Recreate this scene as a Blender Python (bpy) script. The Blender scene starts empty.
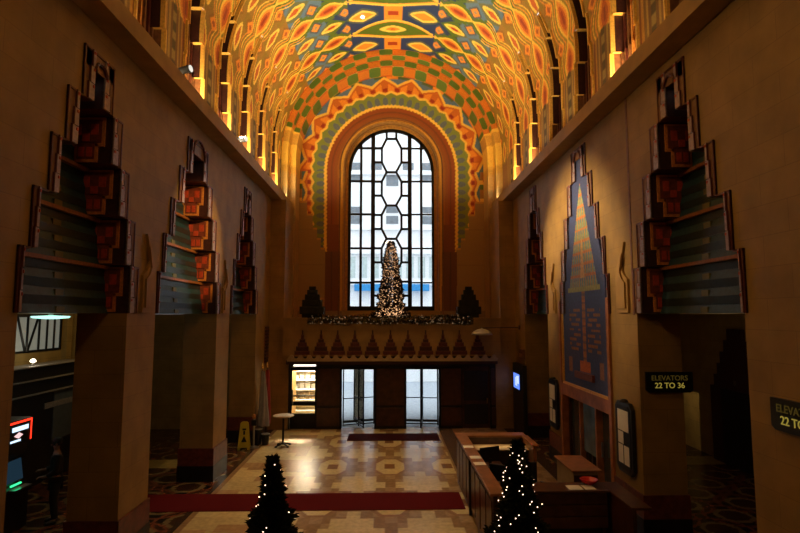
import bpy, math, random
import numpy as np
from mathutils import Vector, Matrix
random.seed(7); rng = np.random.default_rng(7)
PI = math.pi
sc = bpy.context.scene
COL = sc.collection
K_ = 1.13
P_ = math.radians(5.2)
def sy(y): return y*K_
def sz(z): return 4.4+(z-4.4)*K_
def pz(py, Y): return 4.4+Y*math.tan(P_+math.atan((266.5-py)/533))      # height seen at image row py at distance Y
def pxx(px, Y, z): return -.22+(px-387)/533*(Y*math.cos(P_)+(z-4.4)*math.sin(P_))
W = 4.86           # half width of the hall
ZC = sz(10.62)     # springing height of the vault
CORN = sz(8.48)    # underside of the cornice
CT = sz(8.78)      # top of the cornice
AISLE = 10.0

# ------------------------------------------------------------------ helpers
def props(o, label=None, cat=None, group=None, kind=None):
    if label: o['label'] = label
    if cat: o['category'] = cat
    if group: o['group'] = group
    if kind: o['kind'] = kind
    return o

class MB:
    def __init__(s): s.v = []; s.f = []; s.m = []
    def add(s, vs, fs, m=0):
        b = len(s.v); s.v += [tuple(p) for p in vs]
        for f in fs: s.f.append([b + i for i in f]); s.m.append(m)
        return s
    def box(s, x0, x1, y0, y1, z0, z1, m=0):
        vs = [(x, y, z) for z in (z0, z1) for y in (y0, y1) for x in (x0, x1)]
        return s.add(vs, [(0,2,3,1),(4,5,7,6),(0,1,5,4),(2,6,7,3),(0,4,6,2),(1,3,7,5)], m)
    def rbox(s, c, size, rz=0, rx=0, ry=0, m=0):
        M = Matrix.Translation(c) @ Matrix.Rotation(rz,4,'Z') @ Matrix.Rotation(ry,4,'Y') @ Matrix.Rotation(rx,4,'X')
        hx, hy, hz = [q/2 for q in size]
        vs = [M @ Vector((x, y, z)) for z in (-hz, hz) for y in (-hy, hy) for x in (-hx, hx)]
        return s.add(vs, [(0,2,3,1),(4,5,7,6),(0,1,5,4),(2,6,7,3),(0,4,6,2),(1,3,7,5)], m)
    def tube(s, p0, p1, r0, r1=None, n=10, m=0, cap=True):
        r1 = r0 if r1 is None else r1
        p0 = Vector(p0); p1 = Vector(p1); d = (p1 - p0).normalized()
        a = d.orthogonal().normalized(); b = d.cross(a)
        vs = []
        for p, r in ((p0, r0), (p1, r1)):
            for k in range(n):
                t = 2*PI*k/n; vs.append(p + a*math.cos(t)*r + b*math.sin(t)*r)
        fs = [(k, (k+1) % n, n+(k+1) % n, n+k) for k in range(n)]
        if cap: fs += [tuple(range(n))[::-1], tuple(range(n, 2*n))]
        return s.add(vs, fs, m)
    def lathe(s, c, prof, n=20, m=0, axis='Z'):
        vs = []
        for r, h in prof:
            for k in range(n):
                t = 2*PI*k/n
                q = (r*math.cos(t), r*math.sin(t), h)
                if axis == 'X': q = (h, q[0], q[1])
                if axis == 'Y': q = (q[0], h, q[1])
                vs.append((c[0]+q[0], c[1]+q[1], c[2]+q[2]))
        fs = []
        for j in range(len(prof)-1):
            for k in range(n):
                fs.append((j*n+k, j*n+(k+1) % n, (j+1)*n+(k+1) % n, (j+1)*n+k))
        fs.append(tuple(range(n))[::-1]); fs.append(tuple(range((len(prof)-1)*n, len(prof)*n)))
        return s.add(vs, fs, m)
    def prism(s, pts, a, b, axis='x', m=0):
        # pts 2D outline; extruded along the axis from a to b
        def P(u, w, t):
            return (t, u, w) if axis == 'x' else ((u, t, w) if axis == 'y' else (u, w, t))
        n = len(pts)
        vs = [P(u, w, a) for u, w in pts] + [P(u, w, b) for u, w in pts]
        fs = [(k, (k+1) % n, n+(k+1) % n, n+k) for k in range(n)]
        fs += [tuple(range(n))[::-1], tuple(range(n, 2*n))]
        return s.add(vs, fs, m)
    def build(s, name, mats, parent=None, smooth=False, loc=None, recalc=True, bevel=0):
        me = bpy.data.meshes.new(name); me.from_pydata(s.v, [], s.f)
        mats = mats if isinstance(mats, (list, tuple)) else [mats]
        for mt in mats: me.materials.append(mt)
        me.polygons.foreach_set('material_index', s.m)
        if recalc:
            import bmesh
            bm = bmesh.new(); bm.from_mesh(me); bmesh.ops.recalc_face_normals(bm, faces=bm.faces); bm.to_mesh(me); bm.free()
        if smooth: me.polygons.foreach_set('use_smooth', [True]*len(me.polygons))
        me.update()
        o = bpy.data.objects.new(name, me); COL.objects.link(o)
        if parent is not None: o.parent = parent
        if loc: o.location = loc
        if bevel:
            b = o.modifiers.new('bevel', 'BEVEL'); b.width = bevel; b.segments = 2; b.limit_method = 'ANGLE'
        return o

def struct(mb, name, mats, **k):
    o = mb.build(name, mats, **k); o['kind'] = 'structure'; return o

def thing(name, label, cat, loc=(0,0,0), rz=0, group=None):
    o = bpy.data.objects.new(name, None); COL.objects.link(o)
    o.location = loc; o.rotation_euler = (0, 0, rz); o.empty_display_size = .1
    return props(o, label, cat, group)

def dup(root, loc=None, rz=None, label=None):
    r = root.copy(); COL.objects.link(r)
    if loc is not None: r.location = loc
    if rz is not None: r.rotation_euler = (0, 0, rz)
    if label: r['label'] = label
    for ch in list(root.children):
        c = ch.copy(); COL.objects.link(c); c.parent = r
        for g in list(ch.children):
            d = g.copy(); COL.objects.link(d); d.parent = c
    return r

# ------------------------------------------------------------------ materials
def mat(name, col, rough=.6, metal=0, emit=None, es=0, noise=.12, nscale=6, bump=0, spec=.5, alpha=None):
    m = bpy.data.materials.new(name); m.use_nodes = True; nt = m.node_tree; b = nt.nodes['Principled BSDF']
    b.inputs['Roughness'].default_value = rough; b.inputs['Metallic'].default_value = metal
    b.inputs['Specular IOR Level'].default_value = spec
    tc = nt.nodes.new('ShaderNodeTexCoord'); nz = nt.nodes.new('ShaderNodeTexNoise')
    nz.inputs['Scale'].default_value = nscale; nz.inputs['Detail'].default_value = 4
    nt.links.new(tc.outputs['Object'], nz.inputs['Vector'])
    rp = nt.nodes.new('ShaderNodeValToRGB')
    rp.color_ramp.elements[0].position = .3; rp.color_ramp.elements[1].position = .7
    rp.color_ramp.elements[0].color = [max(0, c*(1-noise)) for c in col[:3]] + [1]
    rp.color_ramp.elements[1].color = [min(1, c*(1+noise)) for c in col[:3]] + [1]
    nt.links.new(nz.outputs['Fac'], rp.inputs['Fac']); nt.links.new(rp.outputs['Color'], b.inputs['Base Color'])
    if emit:
        b.inputs['Emission Color'].default_value = (*emit, 1); b.inputs['Emission Strength'].default_value = es
    if bump:
        bp = nt.nodes.new('ShaderNodeBump'); bp.inputs['Strength'].default_value = bump; bp.inputs['Distance'].default_value = .02
        nt.links.new(nz.outputs['Fac'], bp.inputs['Height']); nt.links.new(bp.outputs['Normal'], b.inputs['Normal'])
    return m

def stone(name, c1, c2, mortar, bw=.95, bh=.42, axis='x', rough=.6):
    m = bpy.data.materials.new(name); m.use_nodes = True; nt = m.node_tree; b = nt.nodes['Principled BSDF']
    b.inputs['Roughness'].default_value = rough
    tc = nt.nodes.new('ShaderNodeTexCoord'); sp = nt.nodes.new('ShaderNodeSeparateXYZ'); cb = nt.nodes.new('ShaderNodeCombineXYZ')
    nt.links.new(tc.outputs['Object'], sp.inputs[0])
    ad = nt.nodes.new('ShaderNodeMath'); ad.operation = 'ADD'
    nt.links.new(sp.outputs['X'], ad.inputs[0]); nt.links.new(sp.outputs['Y'], ad.inputs[1])
    nt.links.new(ad.outputs[0], cb.inputs['X']); nt.links.new(sp.outputs['Z'], cb.inputs['Y'])
    br = nt.nodes.new('ShaderNodeTexBrick'); br.inputs['Scale'].default_value = 1
    br.inputs['Brick Width'].default_value = bw; br.inputs['Row Height'].default_value = bh
    br.inputs['Mortar Size'].default_value = .005; br.inputs['Mortar Smooth'].default_value = .3; br.inputs['Bias'].default_value = 0
    br.inputs['Color1'].default_value = (*c1, 1); br.inputs['Color2'].default_value = (*c2, 1); br.inputs['Mortar'].default_value = (*mortar, 1)
    nt.links.new(cb.outputs[0], br.inputs['Vector'])
    nz = nt.nodes.new('ShaderNodeTexNoise'); nz.inputs['Scale'].default_value = 2.2; nz.inputs['Detail'].default_value = 6
    nt.links.new(tc.outputs['Object'], nz.inputs['Vector'])
    rp = nt.nodes.new('ShaderNodeMapRange'); rp.inputs['From Min'].default_value = .3; rp.inputs['From Max'].default_value = .7
    rp.inputs['To Min'].default_value = .78; rp.inputs['To Max'].default_value = 1.12
    nt.links.new(nz.outputs['Fac'], rp.inputs['Value'])
    mx = nt.nodes.new('ShaderNodeVectorMath'); mx.operation = 'SCALE'
    nt.links.new(br.outputs['Color'], mx.inputs[0]); nt.links.new(rp.outputs[0], mx.inputs['Scale'])
    nt.links.new(mx.outputs[0], b.inputs['Base Color'])
    bp = nt.nodes.new('ShaderNodeBump'); bp.inputs['Strength'].default_value = .12; bp.inputs['Distance'].default_value = .01
    nt.links.new(br.outputs['Fac'], bp.inputs['Height']); bp.invert = True; nt.links.new(bp.outputs['Normal'], b.inputs['Normal'])
    return m

def vcmat(name, rough=.45, grain=.18, gscale=30, spec=.5):
    m = bpy.data.materials.new(name); m.use_nodes = True; nt = m.node_tree; b = nt.nodes['Principled BSDF']
    b.inputs['Roughness'].default_value = rough; b.inputs['Specular IOR Level'].default_value = spec
    a = nt.nodes.new('ShaderNodeAttribute'); a.attribute_name = 'tile'
    tc = nt.nodes.new('ShaderNodeTexCoord'); nz = nt.nodes.new('ShaderNodeTexNoise'); nz.inputs['Scale'].default_value = gscale
    nt.links.new(tc.outputs['Object'], nz.inputs['Vector'])
    rp = nt.nodes.new('ShaderNodeMapRange'); rp.inputs['From Min'].default_value = .3; rp.inputs['From Max'].default_value = .7
    rp.inputs['To Min'].default_value = 1-grain; rp.inputs['To Max'].default_value = 1+grain
    nt.links.new(nz.outputs['Fac'], rp.inputs['Value'])
    mx = nt.nodes.new('ShaderNodeVectorMath'); mx.operation = 'SCALE'
    nt.links.new(a.outputs['Color'], mx.inputs[0]); nt.links.new(rp.outputs[0], mx.inputs['Scale'])
    nt.links.new(mx.outputs[0], b.inputs['Base Color'])
    return m

def glassmat(name, tint, gloss=.12, rough=.03, tr=.9):
    m = bpy.data.materials.new(name); m.use_nodes = True; nt = m.node_tree; nt.nodes.clear()
    o = nt.nodes.new('ShaderNodeOutputMaterial'); t = nt.nodes.new('ShaderNodeBsdfTransparent'); g = nt.nodes.new('ShaderNodeBsdfGlossy')
    x = nt.nodes.new('ShaderNodeMixShader'); fr = nt.nodes.new('ShaderNodeFresnel'); fr.inputs[0].default_value = 1.45
    t.inputs[0].default_value = (*[c*tr for c in tint], 1); g.inputs['Roughness'].default_value = rough
    g.inputs['Color'].default_value = (.9, .9, .9, 1)
    nt.links.new(fr.outputs[0], x.inputs[0]); nt.links.new(t.outputs[0], x.inputs[1]); nt.links.new(g.outputs[0], x.inputs[2])
    nt.links.new(x.outputs[0], o.inputs[0]); return m

def emat(name, col, s, sample=True):
    m = bpy.data.materials.new(name); m.use_nodes = True; nt = m.node_tree; nt.nodes.clear()
    o = nt.nodes.new('ShaderNodeOutputMaterial'); e = nt.nodes.new('ShaderNodeEmission')
    e.inputs[0].default_value = (*col, 1); e.inputs[1].default_value = s; nt.links.new(e.outputs[0], o.inputs[0])
    if not sample:
        try: m.cycles.emission_sampling = 'NONE'
        except Exception: pass
    return m

M = {}
M['stone'] = stone('travertine', (.31,.185,.048), (.28,.165,.043), (.22,.125,.032))
M['stone_aisle'] = stone('aisle_travertine', (.34,.24,.08), (.30,.21,.07), (.20,.14,.045), bw=.9, bh=.45)
M['stone_end'] = stone('end_travertine', (.34,.20,.06), (.31,.18,.055), (.24,.135,.04))
M['cornice'] = mat('cornice_stone', (.34,.20,.06), .6, noise=.15, nscale=3)
M['plinth_red'] = mat('red_marble', (.13,.03,.018), .35, noise=.4, nscale=9)
M['plinth_black'] = mat('black_marble', (.008,.007,.007), .35, noise=.5)
M['lilac'] = mat('lilac_tile', (.33,.24,.26), .4, noise=.25, nscale=20)
M['greytile'] = mat('grey_tile', (.26,.25,.24), .4, noise=.25, nscale=20)
M['maroon'] = mat('maroon_tile', (.10,.022,.014), .35, noise=.3, nscale=15)
M['darkmaroon'] = mat('dark_maroon_tile', (.045,.013,.009), .4, noise=.3, nscale=15)
M['dullgold'] = mat('dull_gold_tile', (.45,.21,.035), .5, noise=.25, nscale=10)
M['motif'] = mat('motif_tile', (.17,.035,.015), .4, noise=.3, nscale=15)  # maroon tile reddened to look as it does when lit
M['jamb'] = mat('orange_marble_jamb', (.34,.12,.035), .4, noise=.35, nscale=4)
M['edge_panel'] = mat('edge_panel', (.20,.095,.04), .5, noise=.25, nscale=10)
M['teal'] = mat('teal_tile', (.010,.042,.052), .5, noise=.4, nscale=12)
M['teal_shade'] = mat('shaded_teal_tile', (.008,.02,.02), .35, noise=.4, nscale=12)
M['dimorange'] = mat('dim_orange_tile', (.24,.085,.02), .4, noise=.25, nscale=20)
M['olive'] = mat('olive_tile', (.12,.11,.04), .4, noise=.25)
M['orange'] = mat('orange_tile', (.55,.2,.035), .4, noise=.25, nscale=20)
M['redtile'] = mat('red_tile', (.42,.05,.015), .4, noise=.25, nscale=20)
M['gold'] = mat('gold_tile', (.75,.42,.08), .35, noise=.2, nscale=20)
M['brown'] = mat('brown_tile', (.18,.07,.025), .45, noise=.3, nscale=12)
M['mosaic'] = vcmat('vault_mosaic', .5)
M['floor'] = vcmat('travertine_floor', .27, .14, 9, .5)
M['mural'] = vcmat('painted_panel', .5, .2, 14)
M['carpet'] = mat('red_carpet', (.095,.005,.006), .95, noise=.15, nscale=60, spec=.1)
M['carpet_dark'] = mat('dark_red_mat', (.035,.004,.005), .95, noise=.2, nscale=60, spec=.1)
M['black'] = mat('black_paint', (.008,.008,.008), .4)
M['blackmetal'] = mat('black_iron', (.012,.012,.012), .4, .6)
M['steel'] = mat('brushed_steel', (.5,.5,.5), .3, 1)
M['brass'] = mat('brass', (.7,.45,.15), .3, 1)
M['darkwood'] = mat('dark_wood', (.055,.02,.01), .35, noise=.4, nscale=5)
M['wood'] = mat('red_wood', (.075,.028,.013), .3, noise=.35, nscale=7)
M['wood_top'] = mat('wood_counter_top', (.30,.125,.045), .35, noise=.3, nscale=6)
M['tanpanel'] = mat('tan_panel', (.42,.30,.16), .5)
M['paper'] = mat('white_paper', (.8,.78,.72), .8, noise=.04)
M['yellow'] = mat('yellow_plastic', (.50,.42,.03), .4, noise=.05)
M['needles'] = mat('tree_needles', (.020,.022,.010), .95, noise=.5, nscale=30, spec=.1)
M['needles_far'] = mat('brown_tinged_needles', (.035,.02,.01), 1.0, noise=.5, nscale=30, spec=.05)
M['bark'] = mat('bark', (.05,.03,.02), .9)
M['bulb'] = emat('warm_bulb', (1,.66,.42), 3.6, False)
M['bulb_far'] = emat('warm_bulb_far', (1,.52,.24), 1.15, False)
M['glass'] = glassmat('window_glass', (1,1,1))
M['glass_dark'] = mat('dark_glazing', (.05,.065,.075), .12, noise=.3, nscale=2, spec=.8)
M['white'] = mat('white_facade', (.83,.86,.88), .8, noise=.03, nscale=1)
M['greywin'] = mat('grey_window', (.17,.2,.23), .5, noise=.2, nscale=4)
M['blue'] = mat('blue_awning', (.03,.27,.62), .6)
M['asphalt'] = mat('street', (.45,.5,.55), .8)
M['skin'] = mat('skin', (.25,.14,.10), .6)
M['cloth'] = mat('black_cloth', (.012,.012,.015), .9)
M['hair'] = mat('dark_hair', (.01,.008,.006), .7)
M['flagwhite'] = mat('pale_cloth', (.30,.28,.30), .9)
M['flagred'] = mat('red_cloth', (.3,.03,.03), .9)
M['cream'] = mat('cream_paint', (.8,.66,.42), .6)
M['finial'] = mat('dark_bronze_green', (.02,.02,.012), .8, noise=.4, spec=.15)

# ------------------------------------------------------------------ coloured grids
def grid_obj(name, X, Y, Z, C, material, keep=None, parent=None):
    """X,Y,Z (n,m) arrays; C (n,m,3) per-vertex tile colour"""
    n, m = X.shape
    co = np.stack([X, Y, Z], -1).reshape(-1, 3)
    idx = np.arange(n*m).reshape(n, m)
    q = np.stack([idx[:-1,:-1], idx[1:,:-1], idx[1:,1:], idx[:-1,1:]], -1)
    q = q.reshape(-1, 4) if keep is None else q[keep]
    me = bpy.data.meshes.new(name)
    me.vertices.add(len(co)); me.vertices.foreach_set('co', co.astype(np.float32).ravel())
    me.loops.add(len(q)*4); me.loops.foreach_set('vertex_index', q.astype(np.int32).ravel())
    me.polygons.add(len(q)); me.polygons.foreach_set('loop_start', np.arange(0, len(q)*4, 4, dtype=np.int32))
    me.update(calc_edges=True)
    ca = me.color_attributes.new('tile', 'FLOAT_COLOR', 'POINT')
    cc = np.concatenate([C.reshape(-1, 3), np.ones((n*m, 1))], 1)
    ca.data.foreach_set('color', cc.astype(np.float32).ravel())
    me.materials.append(material); me.polygons.foreach_set('use_smooth', np.ones(len(q), dtype=bool))
    o = bpy.data.objects.new(name, me); COL.objects.link(o)
    if parent is not None: o.parent = parent
    return o

def put(C, mask, col):
    C[mask] = col
GOLD=(1.0,.62,.09); ORANGE=(.90,.31,.03); RED=(.45,.045,.01); NAVY=(.018,.045,.14); STEEL=(.12,.21,.31)
GREEN=(.10,.165,.015); DGREEN=(.06,.13,.02); OLIVE=(.30,.18,.02); YEL=(1.0,.68,.12); TAN=(.36,.22,.09); BROWN=(.30,.085,.02)

def vault_color(yy, ang):
    a = np.minimum(ang, 180-ang)
    u = a/15.; v = (yy-21.26)/2.37
    ru = np.round(u); rv = np.round(v); du = u-ru; dv = v-rv
    C = np.zeros(yy.shape+(3,)); C[:] = OLIVE
    st = (a > 40); put(C, st, STEEL); put(C, a > 58, NAVY)
    lo = (a <= 40); put(C, lo & ((np.floor(u*3)+np.floor(v*6)) % 2 == 0), (.36,.18,.025))
    # stepped green halo of the large eyes
    q = np.floor(np.abs(du)*6)/6
    gm = (np.abs(dv) < .27-.36*q) | ((np.abs(du) > .36) & (np.abs(dv) < .13))
    put(C, gm, GREEN); put(C, gm & (a < 36), (.32,.22,.02))
    # small eyes between
    dv2 = v - (np.floor(v)+.5)
    h = .11*np.sqrt(np.clip(1-(np.abs(du)/.36), 0, 1))
    ring = .25*np.clip(1-(np.abs(du)/.5), 0, 1)
    put(C, (np.abs(dv2) < ring) & (a > 40), (.15,.17,.08)); put(C, (np.abs(dv2) < ring) & (a > 58), GREEN)
    k = np.abs(dv2) < h; put(C, k, YEL)
    put(C, np.abs(dv2) < h-.055, ORANGE); put(C, (np.abs(dv2) < .03) & (np.abs(du) < .12), RED)
    # little diamonds
    dh = u - (np.floor(u)+.5); dq = v*2 - (np.floor(v*2)+.5)
    dd = np.abs(dh)/.17 + np.abs(dq)/.24
    put(C, dd < 1.45, (.09,.10,.12)); put(C, (dd < 1.45) & (a < 40), (.30,.13,.02)); put(C, dd < 1, ORANGE); put(C, dd < .4, (.38,.28,.16))
    # large eyes, tip to tip along the arch
    e = .155*np.cos(PI*np.clip(du, -.5, .5))**1.15
    f_ = np.abs(dv)-e; sidez = (a < 46)
    put(C, sidez & (f_ > .055) & (f_ < .085), (.85,.34,.04)); put(C, sidez & (f_ > .125) & (f_ < .15), GOLD); put(C, (a < 30) & (f_ > .19) & (f_ < .215), (.80,.30,.04))
    put(C, sidez & (np.abs(dv2) < h), YEL); put(C, sidez & (np.abs(dv2) < h-.05), (.60,.12,.02)); put(C, sidez & (dd < 1), ORANGE); put(C, sidez & (dd < .45), (.45,.09,.02))
    k = np.abs(dv) < e+.018; put(C, k, GOLD)
    put(C, np.abs(dv) < e-.028, ORANGE); put(C, (np.abs(dv) < e-.075) & (np.abs(du) < .28), (.60,.11,.015))
    put(C, (np.abs(dv) < .03) & (np.abs(du) < .14), (.36,.04,.01))
    # red outline lines between lattice rows
    # crown
    t = (90-a)
    L = t < 21
    cz = L & (t < 21)
    put(C, cz, NAVY)
    h = .17*np.clip(1-np.abs(t-14.5)/6.5, 0, 1)**.6
    put(C, cz & (np.abs(dv2) < h+.06) & (t > 7), (.10,.12,.09)); put(C, cz & (np.abs(dv2) < h), YEL); put(C, cz & (np.abs(dv2) < h-.06), ORANGE)
    put(C, cz & (t < 4.5), ORANGE); put(C, cz & (t < 2.3) & (np.abs(dv2) < .06), RED)
    e = .05+.235*np.clip(np.cos(np.clip(t/19, 0, 1)*PI/2), 0, 1)**1.0; e = np.where(t > 20, 0, e)
    k = cz & (np.abs(dv) < e+.02); put(C, k, GOLD); put(C, cz & (np.abs(dv) < e-.035), (.95,.36,.04)); put(C, cz & (np.abs(dv) < e-.06), GREEN)
    lz = np.sqrt((np.abs(dv)/.115)**1.6 + (t/6.6)**1.6)
    put(C, k & (lz < 1), YEL); put(C, k & (lz < .6), ORANGE); put(C, k & (lz < .25), RED)
    return C

def stripe_low(C, yy, zz, mask):
    # ribbed lower zone between the niches: vertical stripes and a braid
    p = ((yy-14.69) / 2.33 + .5) % 1.0
    d = np.abs(p-0.0); d = np.minimum(p, 1-p)    # 0 midway between niches
    w = np.floor(d*2.33/.095)
    cols = np.array([(.30,.22,.07),(.16,.07,.02),(.42,.26,.06),(.20,.10,.03),(.50,.24,.04),(.22,.06,.02),(.46,.27,.06),(.26,.10,.03)])
    cc = cols[np.clip(w, 0, 7).astype(int)]
    br = (w < 1) & ((np.floor(zz/.22) % 2) == 0)
    cc[br] = (.07,.045,.02)
    C[mask] = cc[mask]

# ------------------------------------------------------------------ niches (uplit slots above the cornice)
NL = [(sy(a), b) for a, b in [(6.85,0),(8.9,0),(10.97,1),(13.0,1),(14.95,1),(16.9,1),(18.9,1)]]
NR = [(sy(a), b) for a, b in [(7.5,0),(9.6,1),(11.65,0),(13.6,0),(15.7,1),(17.75,1)]]
NLEV = [(CT,sz(9.62),.62),(sz(9.62),sz(10.38),.54),(sz(10.38),sz(11.12),.42),(sz(11.12),sz(11.9),.27),(sz(11.9),sz(12.5),.11)]
def surf(z, sgn):
    if z <= ZC: return sgn*W
    return sgn*math.sqrt(max(0, W*W-(z-ZC)**2))

ya = np.arange(-3, 8, .12); yb = np.arange(8, 22.94, .036)
YS = np.unique(np.round(np.concatenate([ya, yb, [22.94]]), 4))
zlow = np.arange(CT, ZC, .045)
angs = np.concatenate([-(ZC-zlow)/(W*PI/180), np.arange(0, 180.01, .45), 180+(ZC-zlow[::-1])/(W*PI/180)])
A, Y = np.meshgrid(angs, YS, indexing='ij')
rad = np.radians(A)
X = np.where(A < 0, -W, np.where(A > 180, W, -W*np.cos(rad)))
Z = np.where(A < 0, ZC+A*W*PI/180, np.where(A > 180, ZC-(A-180)*W*PI/180, ZC+W*np.sin(np.clip(rad, 0, PI))))
C = vault_color(Y, A)
sh_ = np.where(A < 90, 0, .72)
stripe_low(C, Y - sh_, Z, (Z < sz(10.4)-.6*np.abs(((Y-sh_-14.69)/2.33) % 1 - .5)))
Xc = (X[:-1,:-1]+X[1:,1:])/2; Yc = (Y[:-1,:-1]+Y[1:,1:])/2; Zc_ = (Z[:-1,:-1]+Z[1:,1:])/2
keep = np.ones(Xc.shape, bool)
for side, N in ((-1, NL), (1, NR)):
    for yc, lit in N:
        for z0, z1, hw in NLEV:
            inn = (Xc*side > 0) & (np.abs(Yc-yc) < hw) & (Zc_ > z0) & (Zc_ < z1)
            keep &= ~inn
            # gold line around the slot, painted brighter where the niche is lit
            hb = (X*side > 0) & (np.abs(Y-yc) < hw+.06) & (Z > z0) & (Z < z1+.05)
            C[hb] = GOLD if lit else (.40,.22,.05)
ceiling = grid_obj('ceiling', X, Y, Z, C, M['mosaic'], keep); ceiling['kind'] = 'structure'

for side, N in ((-1, NL), (1, NR)):
    for yc, lit in N:
        mb = MB(); xb = side*(W+.38)
        for i, (z0, z1, hw) in enumerate(NLEV):
            n = max(1, int((z1-z0)/.12))
            for s in (-1, 1):       # slot sides
                y = yc+s*(hw+.005)
                for j in range(n):
                    a = z0+(z1-z0)*j/n; b = z0+(z1-z0)*(j+1)/n
                    mb.add([(surf(a,side),y,a),(xb,y,a),(xb,y,b),(surf(b,side),y,b)], [(0,1,2,3)], 1 if i == 0 else 4)  # sides above the base coloured darker so only the base looks lit
                nh = NLEV[i+1][2] if i+1 < len(NLEV) else 0
                y2 = yc+s*nh
                mb.add([(surf(z1,side),y,z1),(xb,y,z1),(xb,y2,z1),(surf(z1,side),y2,z1)], [(0,1,2,3)], 3)
            for s in (-1, 1):
                for j in range(n):
                    a = z0+(z1-z0)*j/n; b = z0+(z1-z0)*(j+1)/n; y = yc+s*(hw+.025)
                    xa, xd = surf(a,side), surf(b,side)
                    mb.add([(xa+side*.05,y-.022,a),(xa+side*.05,y+.022,a),(xd+side*.05,y+.022,b),(xd+side*.05,y-.022,b),(xa-side*.05,y-.022,a),(xa-side*.05,y+.022,a),(xd-side*.05,y+.022,b),(xd-side*.05,y-.022,b)],
                           [(4,5,6,7),(0,4,7,3),(1,2,6,5)], 3)
            mb.add([(xb,yc-hw-.01,z0),(xb,yc+hw+.01,z0),(xb,yc+hw+.01,z1),(xb,yc-hw-.01,z1)], [(0,1,2,3)], 0)
            # ribs standing in the slot, lower ones in front of the higher ones
            k = max(1, int(hw*2/.16))
            for r in range(k):
                y = yc-hw+(r+.5)*2*hw/k
                mb.box(*sorted((xb, xb-side*(.04+.04*(4-i)))), y-.035, y+.035, z0, z1-.02, (1, 0, 1, 2)[r % 4])
        o = mb.build('niche_lining', [M['maroon'], M['brown'], M['orange'], M['gold'], M['darkmaroon']], ceiling, recalc=False)

# ------------------------------------------------------------------ end of the vault: two stepped rings
def ring_color(ang, z, band):
    # ang from 0 (left springing) to 180
    C = np.zeros(ang.shape+(3,)); C[:] = ORANGE
    k = np.floor(ang/7.2+.5+band*1) % 2
    put(C, k == 0, DGREEN); 
    low = np.minimum(ang, 180-ang)
    put(C, (k == 0) & (low < 35), GREEN)
    f = (ang/7.2+.5) % 1
    put(C, ((f < .1) | (f > .9)), (.55,.14,.02))
    put(C, (low < 16), GOLD); put(C, (low < 16) & (np.floor(z/.5) % 3 == 0), (.60,.30,.05))
    put(C, z < 10.0, (.62,.36,.10)); put(C, (z < 9.3), (.45,.30,.14)); put(C, z < 8.3, TAN)
    return C
def ring_pat(ang, z, q, off):
    """q 0..1 across the band"""
    C = np.zeros(ang.shape+(3,)); C[:] = (.60,.11,.02)
    low = np.minimum(ang, 180-ang); kk = ang/7.2+.5+off
    par = np.floor(kk) % 2; f = kk % 1
    org = (par == 1) & (q > .08) & (q < .92); put(C, org, (.74,.22,.02))
    el = (par == 0) & ((np.abs(f-.5)/.52)**4+(np.abs(q-.5)/.47)**4 < 1); put(C, el, (.10,.20,.03)); put(C, el & (low < 50), GREEN)
    gap = (par == 0) & ~el; put(C, gap, (.70,.36,.05))
    put(C, (low < 15), GOLD); put(C, (low < 15) & (np.floor(z/.5) % 3 == 0), (.75,.40,.06))
    put(C, z < sz(10.0), (.70,.42,.12)); put(C, z < sz(9.3), (.50,.32,.13)); put(C, z < sz(8.3), TAN)
    return C
def ring(r_out, r_in, y0, y1, off):
    aa = np.concatenate([np.linspace(-140, 0, 70)[:-1], np.linspace(0, 180, 400), np.linspace(180, 320, 70)[1:]])
    X=[];Yy=[];Z=[];Cc=[]
    rows = [(r_out+(r_in-r_out)*q, y0, q, off) for q in np.linspace(0, 1, 14)] + [(r_in, y0+.01+(y1-y0-.01)*q, q, off+1) for q in np.linspace(0, 1, 14)]
    for r, y, q, o_ in rows:
        z = np.where(aa < 0, ZC+aa*W*PI/180, np.where(aa > 180, ZC-(aa-180)*W*PI/180, ZC+r*np.sin(np.radians(np.clip(aa, 0, 180)))))
        x = np.where(aa < 0, -r, np.where(aa > 180, r, -r*np.cos(np.radians(aa)))); z = np.maximum(z, 0)
        X.append(x); Z.append(z); Yy.append(np.full_like(x, y)); Cc.append(ring_pat(aa, z, np.full_like(x, q), o_))
    return grid_obj('vault_ring', np.array(X), np.array(Yy), np.array(Z), np.array(Cc), M['mosaic'], parent=ceiling)
ring(4.86, 4.58, 22.94, 23.42, 0)
ring(4.58, 4.30, 23.42, 24.5, 0)

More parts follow.
